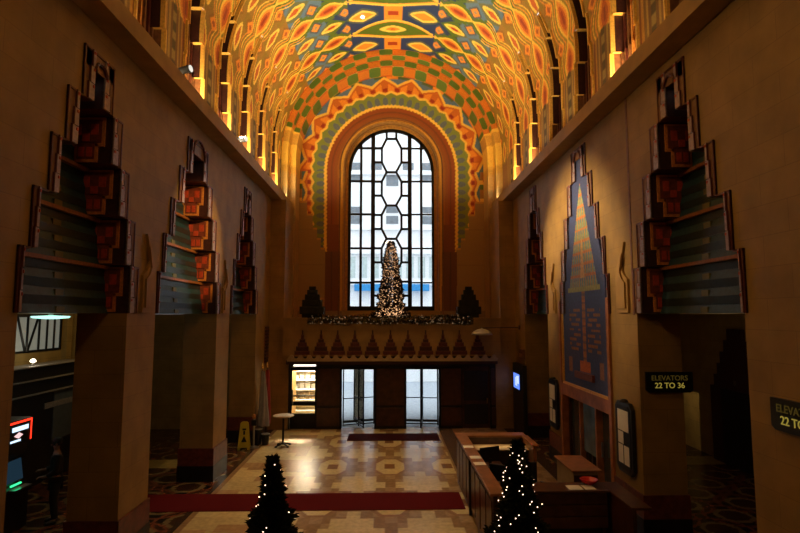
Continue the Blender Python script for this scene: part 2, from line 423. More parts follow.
# ------------------------------------------------------------------ end wall with arched window
YE = 24.5
def end_color(x, z):
    dp = YE*math.cos(P_)+(z-4.4)*math.sin(P_)
    u = (x+.22)*533/dp+387-391.; v = 266.5-533*np.tan(np.arctan((z-4.4)/YE)-P_)
    C = np.zeros(x.shape+(3,)); C[:] = STEEL
    cy = 172.
    up = v < cy
    r = np.where(up, np.hypot(u, v-cy), np.abs(u))
    s = np.where(up, np.arctan2(cy-v, u)*70, -(v-cy))      # running length along the band
    w = lambda per: np.abs((s/per) % 1 - .5)*2        # 0..1 triangle
    side = np.abs(u)
    # mask of decorated area, tapering in steps down the sides
    put(C, np.ones_like(C[...,0], bool) & (r > 93) & ((np.floor((s+300)/9) % 2) == 0), (.10,.15,.05))
    put(C, (r > 93) & ((np.floor((s+300)/9) % 4) == 1), ORANGE)
    sd = ~up & (r > 89)
    put(C, sd, (.40,.20,.05)); put(C, sd & (v < 215) & (np.floor(v/9) % 2 == 0), GOLD); put(C, sd & (v < 215) & (np.floor(v/4.5) % 4 == 1), GREEN); put(C, sd & (np.floor(v/14)%3==0) & (np.abs(r-96)<4), RED)
    zz = 86 + 8*(1-w(21))
    zz = np.where(up, zz, 84+4*(1-w(21)))
    put(C, (r < zz+1.4), GOLD); put(C, r < zz-1.4, (.66,.16,.02)); put(C, (r < zz-3.5) & (w(10.5) < .5), ORANGE); put(C, (np.abs(r-82) < 1.6) & (w(10.5) > .65), (.35,.03,.01))
    z2 = 79.+2.5*(1-w(10.5)); put(C, r < z2, GOLD)
    z3 = z2-2.4; put(C, r < z3, (.22,.27,.05))
    eg = ((r-70)/4.8)**2 + ((((s/8.) % 1)-.5)*8/2.6)**2
    put(C, (r < z3) & (eg < 1), (.13,.16,.19))
    z4 = 65.5+1.0*(1-w(4.)); put(C, r < z4+1.0, GOLD); put(C, r < z4-1.8, (.30,.065,.012))
    put(C, np.abs(r-59.5) < .8, (.20,.05,.012)); put(C, r < 57, (.30,.085,.015)); put(C, r < 54, (.36,.12,.018)); put(C, r < 51.8, (.72,.37,.05))
    # plain stone below, stepping inwards
    st = np.where(r > 84, 203, np.where(r > 78, 216, np.where(r > 74, 230, np.where(r > 70, 240, np.where(r > 65.5, 250, 400)))))
    low = (v > st); put(C, low, TAN)
    edge = (v > st-2) & (v <= st) & (r > 65.5); put(C, edge, (.62,.30,.06))
    lo2 = (v > 252) & (r > 51) & (r < 66); put(C, lo2, (.17,.055,.018))
    put(C, (v > 252) & (np.abs(r-59.5) < .8), (.12,.04,.015))
    put(C, (v > 225) & (v <= 252) & (r > 52.5) & (r < 64), (.22,.055,.013))
    put(C, (v > 311), (.26,.16,.07))
    # block joints in the stone
    jt = low & ((np.abs(((z-.1)/.55) % 1 - .5) > .485)); put(C, jt, (.28,.17,.07))
    return C
xs = np.arange(-4.41, 4.411, .03); zs = np.arange(2.5, 16.1, .03)
Xg, Zg = np.meshgrid(xs, zs, indexing='ij')
CX = pxx(391, 24.5, 10); RH = 47/533*(YE*math.cos(P_)+6.2*math.sin(P_)); CZ = pz(129.8, 25.05)-42.5/533*(25.05*math.cos(P_)+5.1*math.sin(P_)); ZB = 4.42
Ce = end_color(Xg, Zg)
xc = (Xg[:-1,:-1]+Xg[1:,1:])/2 - CX; zc = (Zg[:-1,:-1]+Zg[1:,1:])/2
hole = (zc > ZB) & (np.where(zc > CZ, np.hypot(xc, zc-CZ), np.abs(xc)) < RH)
we = grid_obj('wall_end', Xg, np.full_like(Xg, YE), Zg, Ce, M['mosaic'], ~hole); we['kind'] = 'structure'
# outer part of the end wall that the rings hide
def arch_pts(r, zb, n=40):
    return [(CX-r, zb)] + [(CX-r*math.cos(t), CZ+r*math.sin(t)) for t in np.linspace(0, PI, n)] + [(CX+r, zb)]
# splayed reveal and mouldings
mb = MB()
prof = [(RH+.05, YE-.05), (RH+.02, YE-.05), (RH-.01, YE+.0), (RH-.01, YE+.25), (RH-.03, YE+.26), (RH-.05, YE+.42), (RH-.16, YE+.44), (RH-.16, YE+.52)]
L = [arch_pts(r, 4.42 + (2.02-r)*.9) for r, y in prof]
for i in range(len(prof)-1):
    a = [(p[0], prof[i][1], p[1]) for p in L[i]]; b = [(p[0], prof[i+1][1], p[1]) for p in L[i+1]]
    n = len(a); mb.add(a+b, [(k, k+1, n+k+1, n+k) for k in range(n-1)], 0 if i not in (3,) else 1)
mb.box(CX-RH-.05, CX+RH+.05, YE-.06, YE+.55, 4.30, 4.60, 2)
mb.build('window_surround', [M['dullgold'], M['brown'], M['cornice']], we, recalc=False)
for rr, th, mm in ((2.40, .03, 'brown'),):
    mb = MB(); P = arch_pts(rr, 4.42, 48)
    for k in range(len(P)-1): mb.tube((P[k][0], YE-.01, P[k][1]), (P[k+1][0], YE-.01, P[k+1][1]), th, n=8, cap=False)
    mb.build('arch_moulding', M[mm], we, smooth=True)
# frame and muntins
YG = 25.05
wx = lambda px: pxx(px, YG, 9.5)
wz = lambda py: pz(py, YG)
WR = (wx(433.5)-wx(348.5))/2; CZ = wz(129.8)-WR
win = struct(MB().box(wx(345.5), wx(350.8), YG-.05, YG+.05, wz(308), CZ), 'window_1', M['blackmetal'])
mb = MB(); R = (wx(433.5)-wx(348.5))/2; cx = (wx(433.5)+wx(348.5))/2
n = 40
for k in range(n):
    t0 = PI*k/n; t1 = PI*(k+1)/n
    q = lambda r, t, y: (cx-r*math.cos(t), y, CZ+r*math.sin(t))
    mb.add([q(R+.13,t0,YG-.05),q(R+.13,t1,YG-.05),q(R-.13,t1,YG-.05),q(R-.13,t0,YG-.05),q(R+.13,t0,YG+.05),q(R+.13,t1,YG+.05),q(R-.13,t1,YG+.05),q(R-.13,t0,YG+.05)],
           [(0,1,2,3),(4,7,6,5),(3,2,6,7),(0,4,5,1)])
mb.box(wx(431.4), wx(436.8), YG-.05, YG+.05, wz(308), CZ)
mb.box(wx(345.5), wx(436.8), YG-.06, YG+.06, wz(312), wz(306.3))
mb.build('window_frame', M['blackmetal'], win)
mb = MB()
def topz(px): x = wx(px)-cx; return CZ+math.sqrt(max(0, (R-.05)**2-x*x))
for px, t in ((360.8,.058),(372.8,.095),(409.5,.095),(421,.058)):
    mb.box(wx(px)-t, wx(px)+t, YG-.05, YG+.05, wz(307.5), topz(px))
for py in (148.5,181.5,214.5,248.5,282.7):
    z = wz(py)
    xl = cx-math.sqrt(max(.1, (R-.05)**2-max(0, z-CZ)**2)); xr = 2*cx-xl
    mb.box(xl, wx(372.8), YG-.04, YG+.04, z-.05, z+.05); mb.box(wx(409.5), xr, YG-.04, YG+.04, z-.036, z+.036)
def bar(a, b, t=.105):
    p = Vector((wx(a[0]), YG, wz(a[1]))); q = Vector((wx(b[0]), YG, wz(b[1]))); d = (q-p); L_ = d.length+.03; mid = (p+q)/2
    mb.rbox(mid, (L_, .08, t), ry=-math.atan2(d.z, d.x))
base = 139.0
for k in range(5):
    t = 139.0+33.3*k
    bar((386.3,t),(396,t)); bar((386.3,t),(381.5,t+9.5)); bar((396,t),(401.2,t+9.5))
    bar((381.5,t+9.5),(381.5,t+23.5)); bar((401.2,t+9.5),(401.2,t+23.5))
    bar((381.5,t+23.5),(386.3,t+33)); bar((401.2,t+23.5),(396,t+33))
    for e in (t+9.5, t+23.5): bar((372.8,e),(381.5,e)); bar((401.2,e),(409.5,e))
bar((386.3,131.5),(386.3,139.5)); bar((396,131.5),(396,139.5)); bar((386.3,305.5),(396,305.5))
mb.build('muntins', M['blackmetal'], win)
mb = MB(); P = [(wx(349.5), wz(307.5))] + [(cx-(R-.03)*math.cos(t), CZ+(R-.03)*math.sin(t)) for t in np.linspace(0, PI, 40)] + [(wx(433), wz(307.5))]
mb.prism(P, YG-.008, YG+.008, 'y'); mb.build('window_pane', M['glass'], win)

# ------------------------------------------------------------------ side walls
STEPZ = {-1: [8.07,7.35,6.63,5.9,5.18,4.43], 1: [8.31,7.57,6.8,6.03,5.24,4.43]}
SCB = lambda d: dict(d, j=(sy(d['j'][0]), sy(d['j'][1])), c=sy(d['c']), hw=[h*K_ for h in d['hw']])
BAYS = {-1: [dict(j=(6.05,8.56), c=7.40, hw=[.39,.70,.98,1.25,1.43]),
             dict(j=(9.58,13.02), c=11.38, hw=[.60,.98,1.34,1.62,1.80]),
             dict(j=(14.05,16.91), c=15.52, hw=[.38,.68,.98,1.26,1.44])],
         1: [dict(j=(6.62,9.52), c=8.05, hw=[.40,.70,1.02,1.31,1.5]),
             dict(j=(10.68,13.80), c=12.15, hw=[.45,.80,1.10,1.38,1.52], mural=True),
             dict(j=(14.87,17.36), c=16.05, hw=[.34,.62,.90,1.14,1.28])]}
STEPZ = {k: [sz(q) for q in v[:-1]]+[4.43] for k, v in STEPZ.items()}
BAYS = {k: [SCB(d) for d in v] for k, v in BAYS.items()}
BW = .30
NB = [.28, .26, .20, .13, .09]      # narrower on the near side
def E(b, i, s): return b['c']+s*(b['hw'][i]-(BW if s > 0 else NB[i]))
def rows_for(side, b):
    S = STEPZ[side]; return [(S[i+1], S[i], b['hw'][i]) for i in range(5)]
def holes(side):
    H = []
    for b in BAYS[side]:
        c = b['c']
        for i, (z0, z1, hw) in enumerate(rows_for(side, b)):
            H.append((E(b,i,-1), E(b,i,1), z0, z1-(BW if i == 0 else 0)))
        # step tops: border runs over them too
        H.append((b['j'][0], b['j'][1], 0, 4.43))
    return H
walls = {}
for side in (-1, 1):
    H = holes(side)
    ys = sorted(set([-3, 22.94] + [round(q, 4) for h in H for q in h[:2]]))
    zs_ = sorted(set([0, CT+.02] + [round(q, 4) for h in H for q in h[2:]]))
    mb = MB(); x = side*W
    for i in range(len(ys)-1):
        for j in range(len(zs_)-1):
            y0, y1, z0, z1 = ys[i], ys[i+1], zs_[j], zs_[j+1]; ym = (y0+y1)/2; zm = (z0+z1)/2
            if any(h[0] < ym < h[1] and h[2] < zm < h[3] for h in H): continue
            mb.add([(x,y0,z0),(x,y1,z0),(x,y1,z1),(x,y0,z1)], [(0,1,2,3) if side < 0 else (3,2,1,0)])
    T = .88
    js = [b['j'] for b in BAYS[side]]
    # pier reveals and backs
    prev = -3.
    for j0, j1 in js + [(22.94, None)]:
        for y in ((prev if prev > -3 else None), j0):
            if y is not None and y < 22:
                mb.add([(x,y,0),(x+side*T,y,0),(x+side*T,y,4.43),(x,y,4.43)], [(0,1,2,3)])
        mb.add([(x+side*T,prev,0),(x+side*T,j0 if j0 < 22 else 21.3,0),(x+side*T,j0 if j0 < 22 else 21.3,4.5),(x+side*T,prev,4.5)], [(0,1,2,3)])
        prev = j1
    wname = 'wall_left' if side < 0 else 'wall_right'
    wl = struct(mb, wname, M['stone'], recalc=False); walls[side] = wl
    # plinths
    prev = -3.
    pr = MB()
    for j0, j1 in js + [(22.94, None)]:
        a = prev - (0 if prev < 0 else .03); bb = j0 + (.03 if j0 < 22 else 0)
        if prev > 0: a = prev-.03
        xx = sorted((x-side*.035, x+side*(T+.03)))
        pr.box(xx[0], xx[1], a, bb, .40, .86, 0); pr.box(xx[0]-.01, xx[1]+.01, a-.01, bb+.01, 0, .41, 1)
        prev = j1
    o = struct(pr, 'baseboard_left' if side < 0 else 'baseboard_right', [M['plinth_red'], M['plinth_black']])
    # bays: linings, borders, corbelled back panels and stepped motifs
    for bi, b in enumerate(BAYS[side]):
        c = b['c']; rows = rows_for(side, b); D = .10 if b.get('mural') else .76
        xb = x+side*D; lin = MB()
        for i, (z0, z1, hw) in enumerate(rows):
            top = z1-(BW if i == 0 else 0)
            for s in (-1, 1):
                y = E(b,i,s)
                lin.add([(x,y,z0),(xb,y,z0),(xb,y,top),(x,y,top)], [(0,1,2,3)], 0)
                if i+1 < len(rows):
                    y2 = E(b,i+1,s)
                    lin.add([(x,y,z0),(xb,y,z0),(xb,y2,z0),(x,y2,z0)], [(0,1,2,3)], 1)
            lin.add([(xb,E(b,i,-1),z0),(xb,E(b,i,1),z0),(xb,E(b,i,1),top),(xb,E(b,i,-1),top)], [(0,1,2,3)], 0)
        h0 = rows[0][2]-BW; zt = rows[0][1]-BW
        lin.add([(x,c-h0,zt),(xb,c-h0,zt),(xb,c+h0,zt),(x,c+h0,zt)], [(0,1,2,3)], 1)
        # underside of the lintel
        ya_, yb_ = min(b['j'][0], E(b,4,-1)), max(b['j'][1], E(b,4,1))
        if not b.get('mural'):
            lin.add([(xb,ya_,4.43),(x+side*T,ya_,4.43),(x+side*T,yb_,4.43),(xb,yb_,4.43)], [(0,1,2,3)], 1)
            for yj, yo in ((b['j'][0], E(b,4,-1)), (b['j'][1], E(b,4,1))):
                lin.add([(x,yj,4.431),(xb,yj,4.431),(xb,yo,4.431),(x,yo,4.431)], [(0,1,2,3)], 1)
        lin.build('arch_lining', [M['lilac'] if b.get('mural') else M['darkmaroon'], M['maroon']], wl, recalc=False)
        # reddish panel edge and a jogging lilac tile band
        bd = MB(); xo = x-side*.045; xm = x-side*.02
        for i, (z0, z1, hw) in enumerate(rows):
            nh = rows[i-1][2] if i else 0
            for s in (-1, 1):
                bw = BW if s > 0 else NB[i]; f_ = bw/BW
                bd.box(*sorted((x, xm)), *sorted((c+s*(hw-bw), c+s*hw)), z0, z1, 1)
                bd.box(*sorted((x, x-side*.035)), *sorted((c+s*(hw-.022), c+s*hw)), z0, z1, 2)
                bd.box(*sorted((x, x-side*.035)), *sorted((c+s*nh, c+s*hw)), z1-.03, z1, 2)
                for q in range(3):
                    za = z0+(z1-z0)*q/3; zb = z0+(z1-z0)*(q+1)/3
                    e0 = hw-bw; e1 = e0+(.17, .13, .08)[q]*f_
                    bd.box(*sorted((x, xo)), *sorted((c+s*e0, c+s*e1)), za+.008, zb-.008, 0)
                    bd.box(*sorted((x, xo-side*.006)), *sorted((c+s*(e1), c+s*(e1+.012))), za, zb, 2)
                    bd.box(*sorted((x, xo-side*.012)), *sorted((c+s*(e0+.02*f_), c+s*(e0+.065*f_))), zb-.07, zb-.03, 3)
        z1 = rows[0][1]; bd.box(*sorted((x, xm)), c-rows[0][2], c+rows[0][2], zt, z1-.04, 1)
        n_ = 10; rr0 = h0+.03
        for k in range(n_):
            t0 = PI*k/n_; t1 = PI*(k+1)/n_
            bd.tube((xo, c-rr0*math.cos(t0), zt-.12+.1+rr0*math.sin(t0)), (xo, c-rr0*math.cos(t1), zt-.12+.1+rr0*math.sin(t1)), .03, n=6, m=2)
        bd.build('tile_border', [M['lilac'], M['edge_panel'], M['maroon'], M['redtile']], wl)
        if b.get('mural'): continue
        # corbel courses on the back panel
        cb = MB()
        for i, (z0, z1, hw) in enumerate(rows):
            hl, hr = E(b,i,-1)+.01, E(b,i,1)-.01; h = (hr-hl)/2; c = (hl+hr)/2
            if i == 0:   # tall slender leaves at the top
                for r in range(3):
                    cb.box(*sorted((xb, xb-side*(.10+.05*r))), c-h+.12*r, c+h-.12*r, z0+.02, z1-BW-.08-.14*(2-r), (5, 2, 4)[r])
                continue
            cb.box(*sorted((xb, xb-side*(.10+.08*i))), c-h, c+h, z1-.07, z1-.01, 3)
            n3 = 3
            for q in range(n3):
                za = z0+(z1-.07-z0)*(n3-1-q)/n3; zb = z0+(z1-.07-z0)*(n3-q)/n3
                pj = .05+.08*i+.03*q; zm_ = za+(zb-za)*.5
                # course coloured dark as soffit shade, over a sloping glazed course
                cb.box(*sorted((xb, xb-side*(pj-.03))), c-h, c+h, zm_, zb, 1)
                xa_ = xb-side*pj; xu = xb-side*(pj-.04)
                cb.add([(xb,c-h,za),(xb,c+h,za),(xb,c+h,zm_),(xb,c-h,zm_),(xa_,c-h,za),(xa_,c+h,za),(xu,c+h,zm_),(xu,c-h,zm_)], [(0,3,2,1),(4,5,6,7),(0,1,5,4),(3,7,6,2),(0,4,7,3),(1,2,6,5)], 0)
                cb.box(*sorted((xb, xb-side*(pj+.006))), c-.10, c+.10, za+.01, zm_-.03, 6)
        cb.build('corbel_course', [M['teal'], M['teal_shade'], M['maroon'], M['dimorange'], M['gold'], M['brown'], M['olive']], wl)
        # stepped red motifs with an orange line on the far and near risers
        for s in (1, -1):
            mo = MB()
            for i, (z0, z1, hw) in enumerate(rows):
                if i == 0: continue
                y = E(b,i,s); H_ = z1-z0
                def slab(xa, xc_, za, zb, t, m):
                    mo.box(*sorted((x+side*xa, x+side*xc_)), *sorted((y, y-s*t)), za, zb, m)
                slab(.10, .70, z0+.36*H_, z0+.97*H_, .03, 1); slab(.21, .59, z0+.03*H_, z0+.42*H_, .03, 1)
                slab(.145, .655, z0+.43*H_, z0+.92*H_, .04, 0); slab(.255, .545, z0+.09*H_, z0+.45*H_, .04, 0)
                for dx in (.20, .48): slab(dx, dx+.12, z0+.60*H_, z0+.82*H_, .05, 2)
                slab(.34, .46, z0+.46*H_, z0+.62*H_, .05, 2)
                for dx in (.29, .42): slab(dx, dx+.09, z0+.14*H_, z0+.34*H_, .05, 2)
            mo.build('stepped_motif', [M['motif'], M['orange'], M['redtile']], wl)
    # carved wing reliefs on the piers at corbel level
    for k, y in enumerate([sy(9.22), sy(13.6)] if side < 0 else [sy(10.02), sy(14.3)]):
        z0 = 4.45; w = .28
        pts = [(y-w, z0), (y+w, z0), (y+w, z0+.75)] + [(y+w-.12*t-.33*t*t, z0+.75+.75*t) for t in (.3,.6,.8,1)] + [(y+.02, z0+1.0), (y-.12, z0+.8), (y-w, z0+.7)]
        rl = MB(); rl.prism(pts, x, x-side*.05, 'x')
        pts2 = [((p[0]-y)*.72+y, (p[1]-z0-.4)*.78+z0+.4) for p in pts]
        rl.prism(pts2, x-side*.05, x-side*.085, 'x')
        rl.build('wing_relief', M['cornice'], wl)
# vertical recessed joint on the right wall
mb = MB().box(W-.012, W+.01, sy(9.60), sy(9.66), 4.4, CORN); mb.build('wall_joint', M['brown'], walls[1])
# cornices
for side, nm in ((-1, 'trim_1'), (1, 'trim_2')):
    mb = MB(); s = side
    co_ = W-.42
    pts = [(s*W, CORN), (s*co_, CORN), (s*co_, CT), (s*(W+.4), CT), (s*(W+.4), CT-.1), (s*W, CT-.1)]
    mb.prism(pts, -3, 23.3, 'y'); struct(mb, nm, M['cornice'])
# floor slab of the niches is the cornice top; outer hall shell behind the niches
for side, nm in ((-1, 'wall_left'), (1, 'wall_right')):
    pass
wb = struct(MB().box(-10.1, 10.1, -3.2, -3, 0, 17), 'wall_back', M['stone'])

# aisles
for side in (-1, 1):
    s = side
    struct(MB().box(*sorted((s*AISLE, s*(AISLE+.1))), -3, 21.5, 0, 4.6), 'wall_left' if s < 0 else 'wall_right', M['stone_aisle'])
    struct(MB().box(*sorted((s*(W+.8), s*(AISLE+.1))), -3, 21.5, 4.432, 4.6), 'ceiling', M['stone_aisle'])
    struct(MB().box(*sorted((s*4.95, s*(AISLE+.1))), 21.3, 21.5, 0, 4.43), 'wall_end', M['stone_aisle'])

# ------------------------------------------------------------------ floor
def floor_color(x, y):
    C = np.zeros(x.shape+(3,)); C[:] = (.30,.185,.08)
    X0 = -.12; PX = 1.66; PY = 3.05; Y0 = 16.02
    u = (x-X0)/PX; v = (y-Y0)/PY
    # medium checks in the ground
    ck = (np.floor((x-X0)/.27+.5)+np.floor((y-Y0)/.34+.5)) % 3
    put(C, ck == 0, (.38,.255,.12)); 
    tone = np.sin(np.floor(x/.34)*12.9+np.floor(y/.42)*7.3)*.5+.5
    # cross motif
    du = (u-.5-np.round(u-.5))*PX; dv = (v-.5-np.round(v-.5))*PY; du = np.abs(du)
    A_ = (du < .47) & (dv > -.62) & (dv < .58); B_ = (du < .69) & (dv > -.42) & (dv < .06); N_ = (du < .15) & (np.abs(dv) < 1.0); D_ = (du < .30) & (np.abs(dv) < .76)
    put(C, A_ | B_ | N_, (.62,.50,.24))
    k = (A_ | B_ | N_); C[k] *= (0.88+.2*tone[k])[:, None]
    # octagons
    ou = np.abs(u-np.round(u))*PX; ov = np.abs(v-np.round(v))*PY
    oc = (ou < .40) & (ov < .74) & (ou/.40+ov/.74 < 1.45); put(C, (ou < .48) & (ov < .86) & (ou/.48+ov/.86 < 1.5), (.30,.17,.08)); put(C, oc, (.62,.50,.24))
    put(C, (ou < .15) & (ov < .24), (.24,.12,.05))
    # plain pale field along the left, stepped brown border, dark strip on the right
    lf = x < -2.75; put(C, lf, (.62,.49,.24)); C[lf] *= (0.85+.25*tone[lf])[:, None]
    zg = x < (-2.75-.34*(np.floor((y)/.42) % 4)); put(C, lf & ~zg, (.44,.28,.14))
    put(C, (x < -3.3) & (x > -4.2) & (np.floor(y/.75) % 4 == 1), (.40,.25,.12)); put(C, (x < -3.9) & (np.floor(y/.5) % 5 == 2), (.46,.30,.15))
    put(C, x < -4.42, (.30,.18,.09))
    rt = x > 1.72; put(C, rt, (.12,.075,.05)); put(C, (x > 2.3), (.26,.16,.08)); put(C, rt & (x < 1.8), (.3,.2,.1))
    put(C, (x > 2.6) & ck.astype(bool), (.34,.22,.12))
    # veining along blocks
    put(C, (np.abs((y/.42) % 1-.5) > .485) & (x < 1.7), (.36,.24,.13))
    return C
xs = np.arange(-4.56, 4.35, .03); yy = np.concatenate([np.arange(-3, 9.5, .1), np.arange(9.5, 21.5, .03)])
Xg, Yg = np.meshgrid(xs, yy, indexing='ij')
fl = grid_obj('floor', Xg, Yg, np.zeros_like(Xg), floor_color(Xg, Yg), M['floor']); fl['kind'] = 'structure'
def aisle_color(x, y):
    C = np.zeros(x.shape+(3,)); C[:] = (.006,.005,.005)
    P = 1.5; u = (x+4.56)/P; v = y/P
    for ox, oy in ((0,0), (.5,.5)):
        a = (u-ox-np.round(u-ox))*P; b = (v-oy-np.round(v-oy))*P; r = np.hypot(a, b)
        put(C, np.abs(r-.62) < .05, (.16,.05,.025)); put(C, r < .42, (.17,.12,.055)); put(C, r < .3, (.05,.02,.01))
    put(C, (y > 16.0) & (y < 16.9) & (np.abs(x) > 5.2), (.34,.27,.09))
    put(C, (np.abs(x) < 4.66), (.05,.03,.02))
    return C
for s in (-1, 1):
    a0, a1 = (-10.0, -4.56) if s < 0 else (4.33, 10.0)
    xs = np.linspace(a0, a1, 110); yy = np.concatenate([np.arange(-3, 9, .15), np.arange(9, 21.5, .045)])
    Xg, Yg = np.meshgrid(xs, yy, indexing='ij')
    o = grid_obj('floor', Xg, Yg, np.zeros_like(Xg), aisle_color(Xg, Yg), M['floor']); o['kind'] = 'structure'

struct(MB().box(-10.1, 10.1, -3.2, 21.5, -.3, -.02), 'floor', M['plinth_black'])  # slab added to seal the floor seams against outside light
# carpets
o = MB().box(-6.9, 1.58, 12.52, 13.68, .002, .014).build('carpet_runner', M['carpet']); props(o, 'long red carpet runner laid across the patterned floor', 'carpet')
o = MB().prism([(-1.62,19.2),(1.66,19.2),(1.66,20.3),(-1.62,20.3)], .002, .018, 'z').build('door_mat', M['carpet_dark']); props(o, 'dark red mat on the floor before the revolving doors', 'mat')

# ------------------------------------------------------------------ balcony with frieze and the entrance wall
by = 20.9; bz = lambda py: pz(py, by); bx = lambda px: pxx(px, by, 3.5)
bal = thing('balcony', 'stone balcony parapet with a frieze of stepped maroon motifs above the doors', 'balcony', (0, by, 2.55))
def inb(mb, name, m, parent=None):
    o = mb.build(name, m, parent or bal); o.matrix_parent_inverse = Matrix.Translation((0, -by, -2.55)); return o
mb = MB().box(-4.26, 4.22, by, YE-.01, 2.80, 4.28).box(-4.26, 4.22, by-.05, by+.1, 4.18, 4.29)
inb(mb, 'parapet', M['stone_end'])
for px in (303,321.5,338,355,372.7,390.5,408,425.7,443,459.5,477.7):
    x = bx(px); z0 = bz(354.5); mb = MB()
    for k, (w, h) in enumerate([(.29,.15),(.24,.17),(.17,.15),(.105,.13),(.055,.17),(.025,.17)]):
        mb.box(x-w, x+w, by-.07+.008*k, by, z0, z0+h, k % 2); z0 += h
        mb.box(x-w+.02, x+w-.02, by-.075+.008*k, by, z0-.03, z0-.012, 2)
    inb(mb, 'stepped_ornament', [M['maroon'], M['darkmaroon'], M['brown']])
mb = MB(); pts = [(-4.06, 2.62)]
k = 0; x = -4.06
while x < 4.05:
    pts += [(x, 2.72), (x+.07, 2.76), (x+.12, 2.86), (x+.22, 2.86), (x+.27, 2.76), (x+.34, 2.72)]; x += .34
pts += [(4.06, 2.62)]
mb.prism(pts, by-.085, by, 'y'); inb(mb, 'scallop_moulding', M['tanpanel'])
mb = MB().box(-4.1, 4.08, by-.04, by+.15, 2.50, 2.66); inb(mb, 'lower_moulding', M['darkmaroon'])

dy = 21.3; fx = lambda px: pxx(px, dy, 2); fz = lambda py: pz(py, dy)
for s in (-1, 1): struct(MB().box(*sorted((s*4.05, s*(W+.3))), 21.12, 22.93, 0, 2.79).box(*sorted((s*4.27, s*(W+.3))), 21.12, 22.93, 2.79, CORN), 'wall_end', M['stone_end'])
mb = MB(); segs = [(-4.1, fx(291.3)), (fx(317.2), fx(341.2)), (fx(375.8), fx(405.2)), (fx(439.8), fx(462)), (fx(490), 4.1)]
for a, b in segs: mb.box(a, b, dy-.12, dy+.15, 0, 2.72)
mb.box(-4.1, 4.1, dy-.10, dy+.15, fz(366.5), 2.79, 0)
for a, b in segs:
    mb.box(a+.04, b-.04, dy-.16, dy-.12, .12, .8, 1); mb.box(a+.04, b-.04, dy-.15, dy-.12, .9, 2.3, 1)
struct(mb, 'wall_end', [M['black'], M['darkwood']])
# left swing door, with the lit shop vestibule behind
x0, x1 = fx(291.5), fx(317)
d1 = struct(MB().box(x0, x0+.05, dy-.05, dy+.05, 0, 2.32).box(x1-.05, x1, dy-.05, dy+.05, 0, 2.32).box(x0, x1, dy-.05, dy+.05, fz(368.5)-.07, 2.36).box(x0, x1, dy-.05, dy+.05, fz(396), fz(394.8)).box(x0, x1, dy-.05, dy+.05, fz(405), fz(401)).box(x0, x1, dy-.05, dy+.05, .0, fz(413)), 'door_1', M['blackmetal'])
MB().box(x0+.05, x1-.05, dy-.006, dy+.006, .3, 2.25).build('glass_panel', M['glass'], d1)
MB().box(x0+.08, x0+.12, dy-.12, dy-.05, .95, 1.5).build('door_handle', M['steel'], d1)
# vestibule shell
xa, xb_ = x0-.7, x1+.55
struct(MB().box(xa, xb_, 23.6, 23.7, 0, 2.68).box(xa-.1, xa, dy+.15, 23.7, 0, 2.68).box(xb_, xb_+.1, dy+.15, 23.7, 0, 2.68).box(xa, xb_, dy+.15, 23.7, 2.68, 2.78).box(xa, xb_, dy+.15, 23.7, -.1, 0), 'wall_shop', M['cream'])
sh = thing('shop_shelves', 'bright white shop shelving seen through the left glass door', 'shelves', ((x0+x1)/2, 23.2, 0))
cxs = (x0+x1)/2
for z in (.35, .8, 1.22, 1.62, 2.0):
    MB().box(-.75, .75, -.15, .3, z, z+.035).build('shelf', M['white'], sh)
MB().box(-.78, .78, .3, .34, 0, 2.4).box(-.8, -.75, -.15, .3, 0, 2.4).box(.75, .8, -.15, .3, 0, 2.4).build('case', M['cream'], sh)
cols = {'white': 'white', 'red': 'redtile', 'blue': 'blue', 'tan': 'tanpanel'}
k = 0
for z, opts in ((.835, ['tan','white']), (1.255, ['blue','white','white','tan']), (1.655, ['white','tan']), (2.035, ['red','white','tan'])):
    for j in range(6):
        c_ = opts[(j*7+k) % len(opts)]
        h = .2+.05*((j*3+k) % 3)
        o = MB().box(-.09, .09, -.06, .08, 0, h).build('carton', M[cols[c_]], loc=(cxs-.62+.245*j, 23.3, z))
        props(o, 'small carton standing on the lit shop shelves behind the left door', 'box', 'cartons on the shop shelves'); k += 1
# transom light over the left door
o = thing('transom_lamp', 'bright white strip light above the left glass door', 'lamp', (fx(306), dy-.20, fz(364)))
MB().box(-.46, .46, -.03, .06, -.09, .09).build('housing', M['black'], o)
MB().box(-.43, .43, -.045, -.03, -.06, .06).build('diffuser', emat('strip_light', (1,.93,.8), 2.2), o)

def revolving(px0, px1, name, rot, label):
    a, b = fx(px0), fx(px1); c = (a+b)/2; r = (b-a)/2; top = fz(368)
    f = MB()
    f.box(a-.02, a+.05, dy-.15, dy+.1, 0, top).box(b-.05, b+.02, dy-.15, dy+.1, 0, top).box(a, b, dy-.15, dy+.1, top-.04, fz(366))
    f.lathe((c, dy+.45, top-.03), [(r, 0), (r, .12)], 28)
    f.tube((c, dy+.45, 0), (c, dy+.45, top), .035, n=10)
    d = struct(f, name, M['blackmetal'])
    for k in range(4):
        t = rot+PI/2*k; dx, dyy = math.cos(t), math.sin(t); w = MB(); R_ = r-.05
        P = lambda q, z: (c+dx*q, dy+.45+dyy*q, z)
        for z in (.08, top-.06, 1.10): w.tube(P(.03, z), P(R_, z), .025 if z != 1.10 else .02, n=6)
        w.tube(P(.03, .2), P(R_, .2), .05, n=6)
        w.tube(P(R_, .04), P(R_, top-.04), .028, n=6)
        wo = w.build('door_wing', M['blackmetal'], d)
        g = MB(); n_ = Vector((-dyy, dx, 0))*.004
        v = [Vector(P(.05,.2)), Vector(P(R_,.2)), Vector(P(R_,top-.08)), Vector(P(.05,top-.08))]
        g.add([p+n_ for p in v]+[p-n_ for p in v], [(0,1,2,3),(7,6,5,4),(0,4,5,1),(1,5,6,2),(2,6,7,3),(3,7,4,0)]); g.build('glass_panel', M['glass'], wo)
    return d
revolving(341, 376, 'door_2', .35, '')
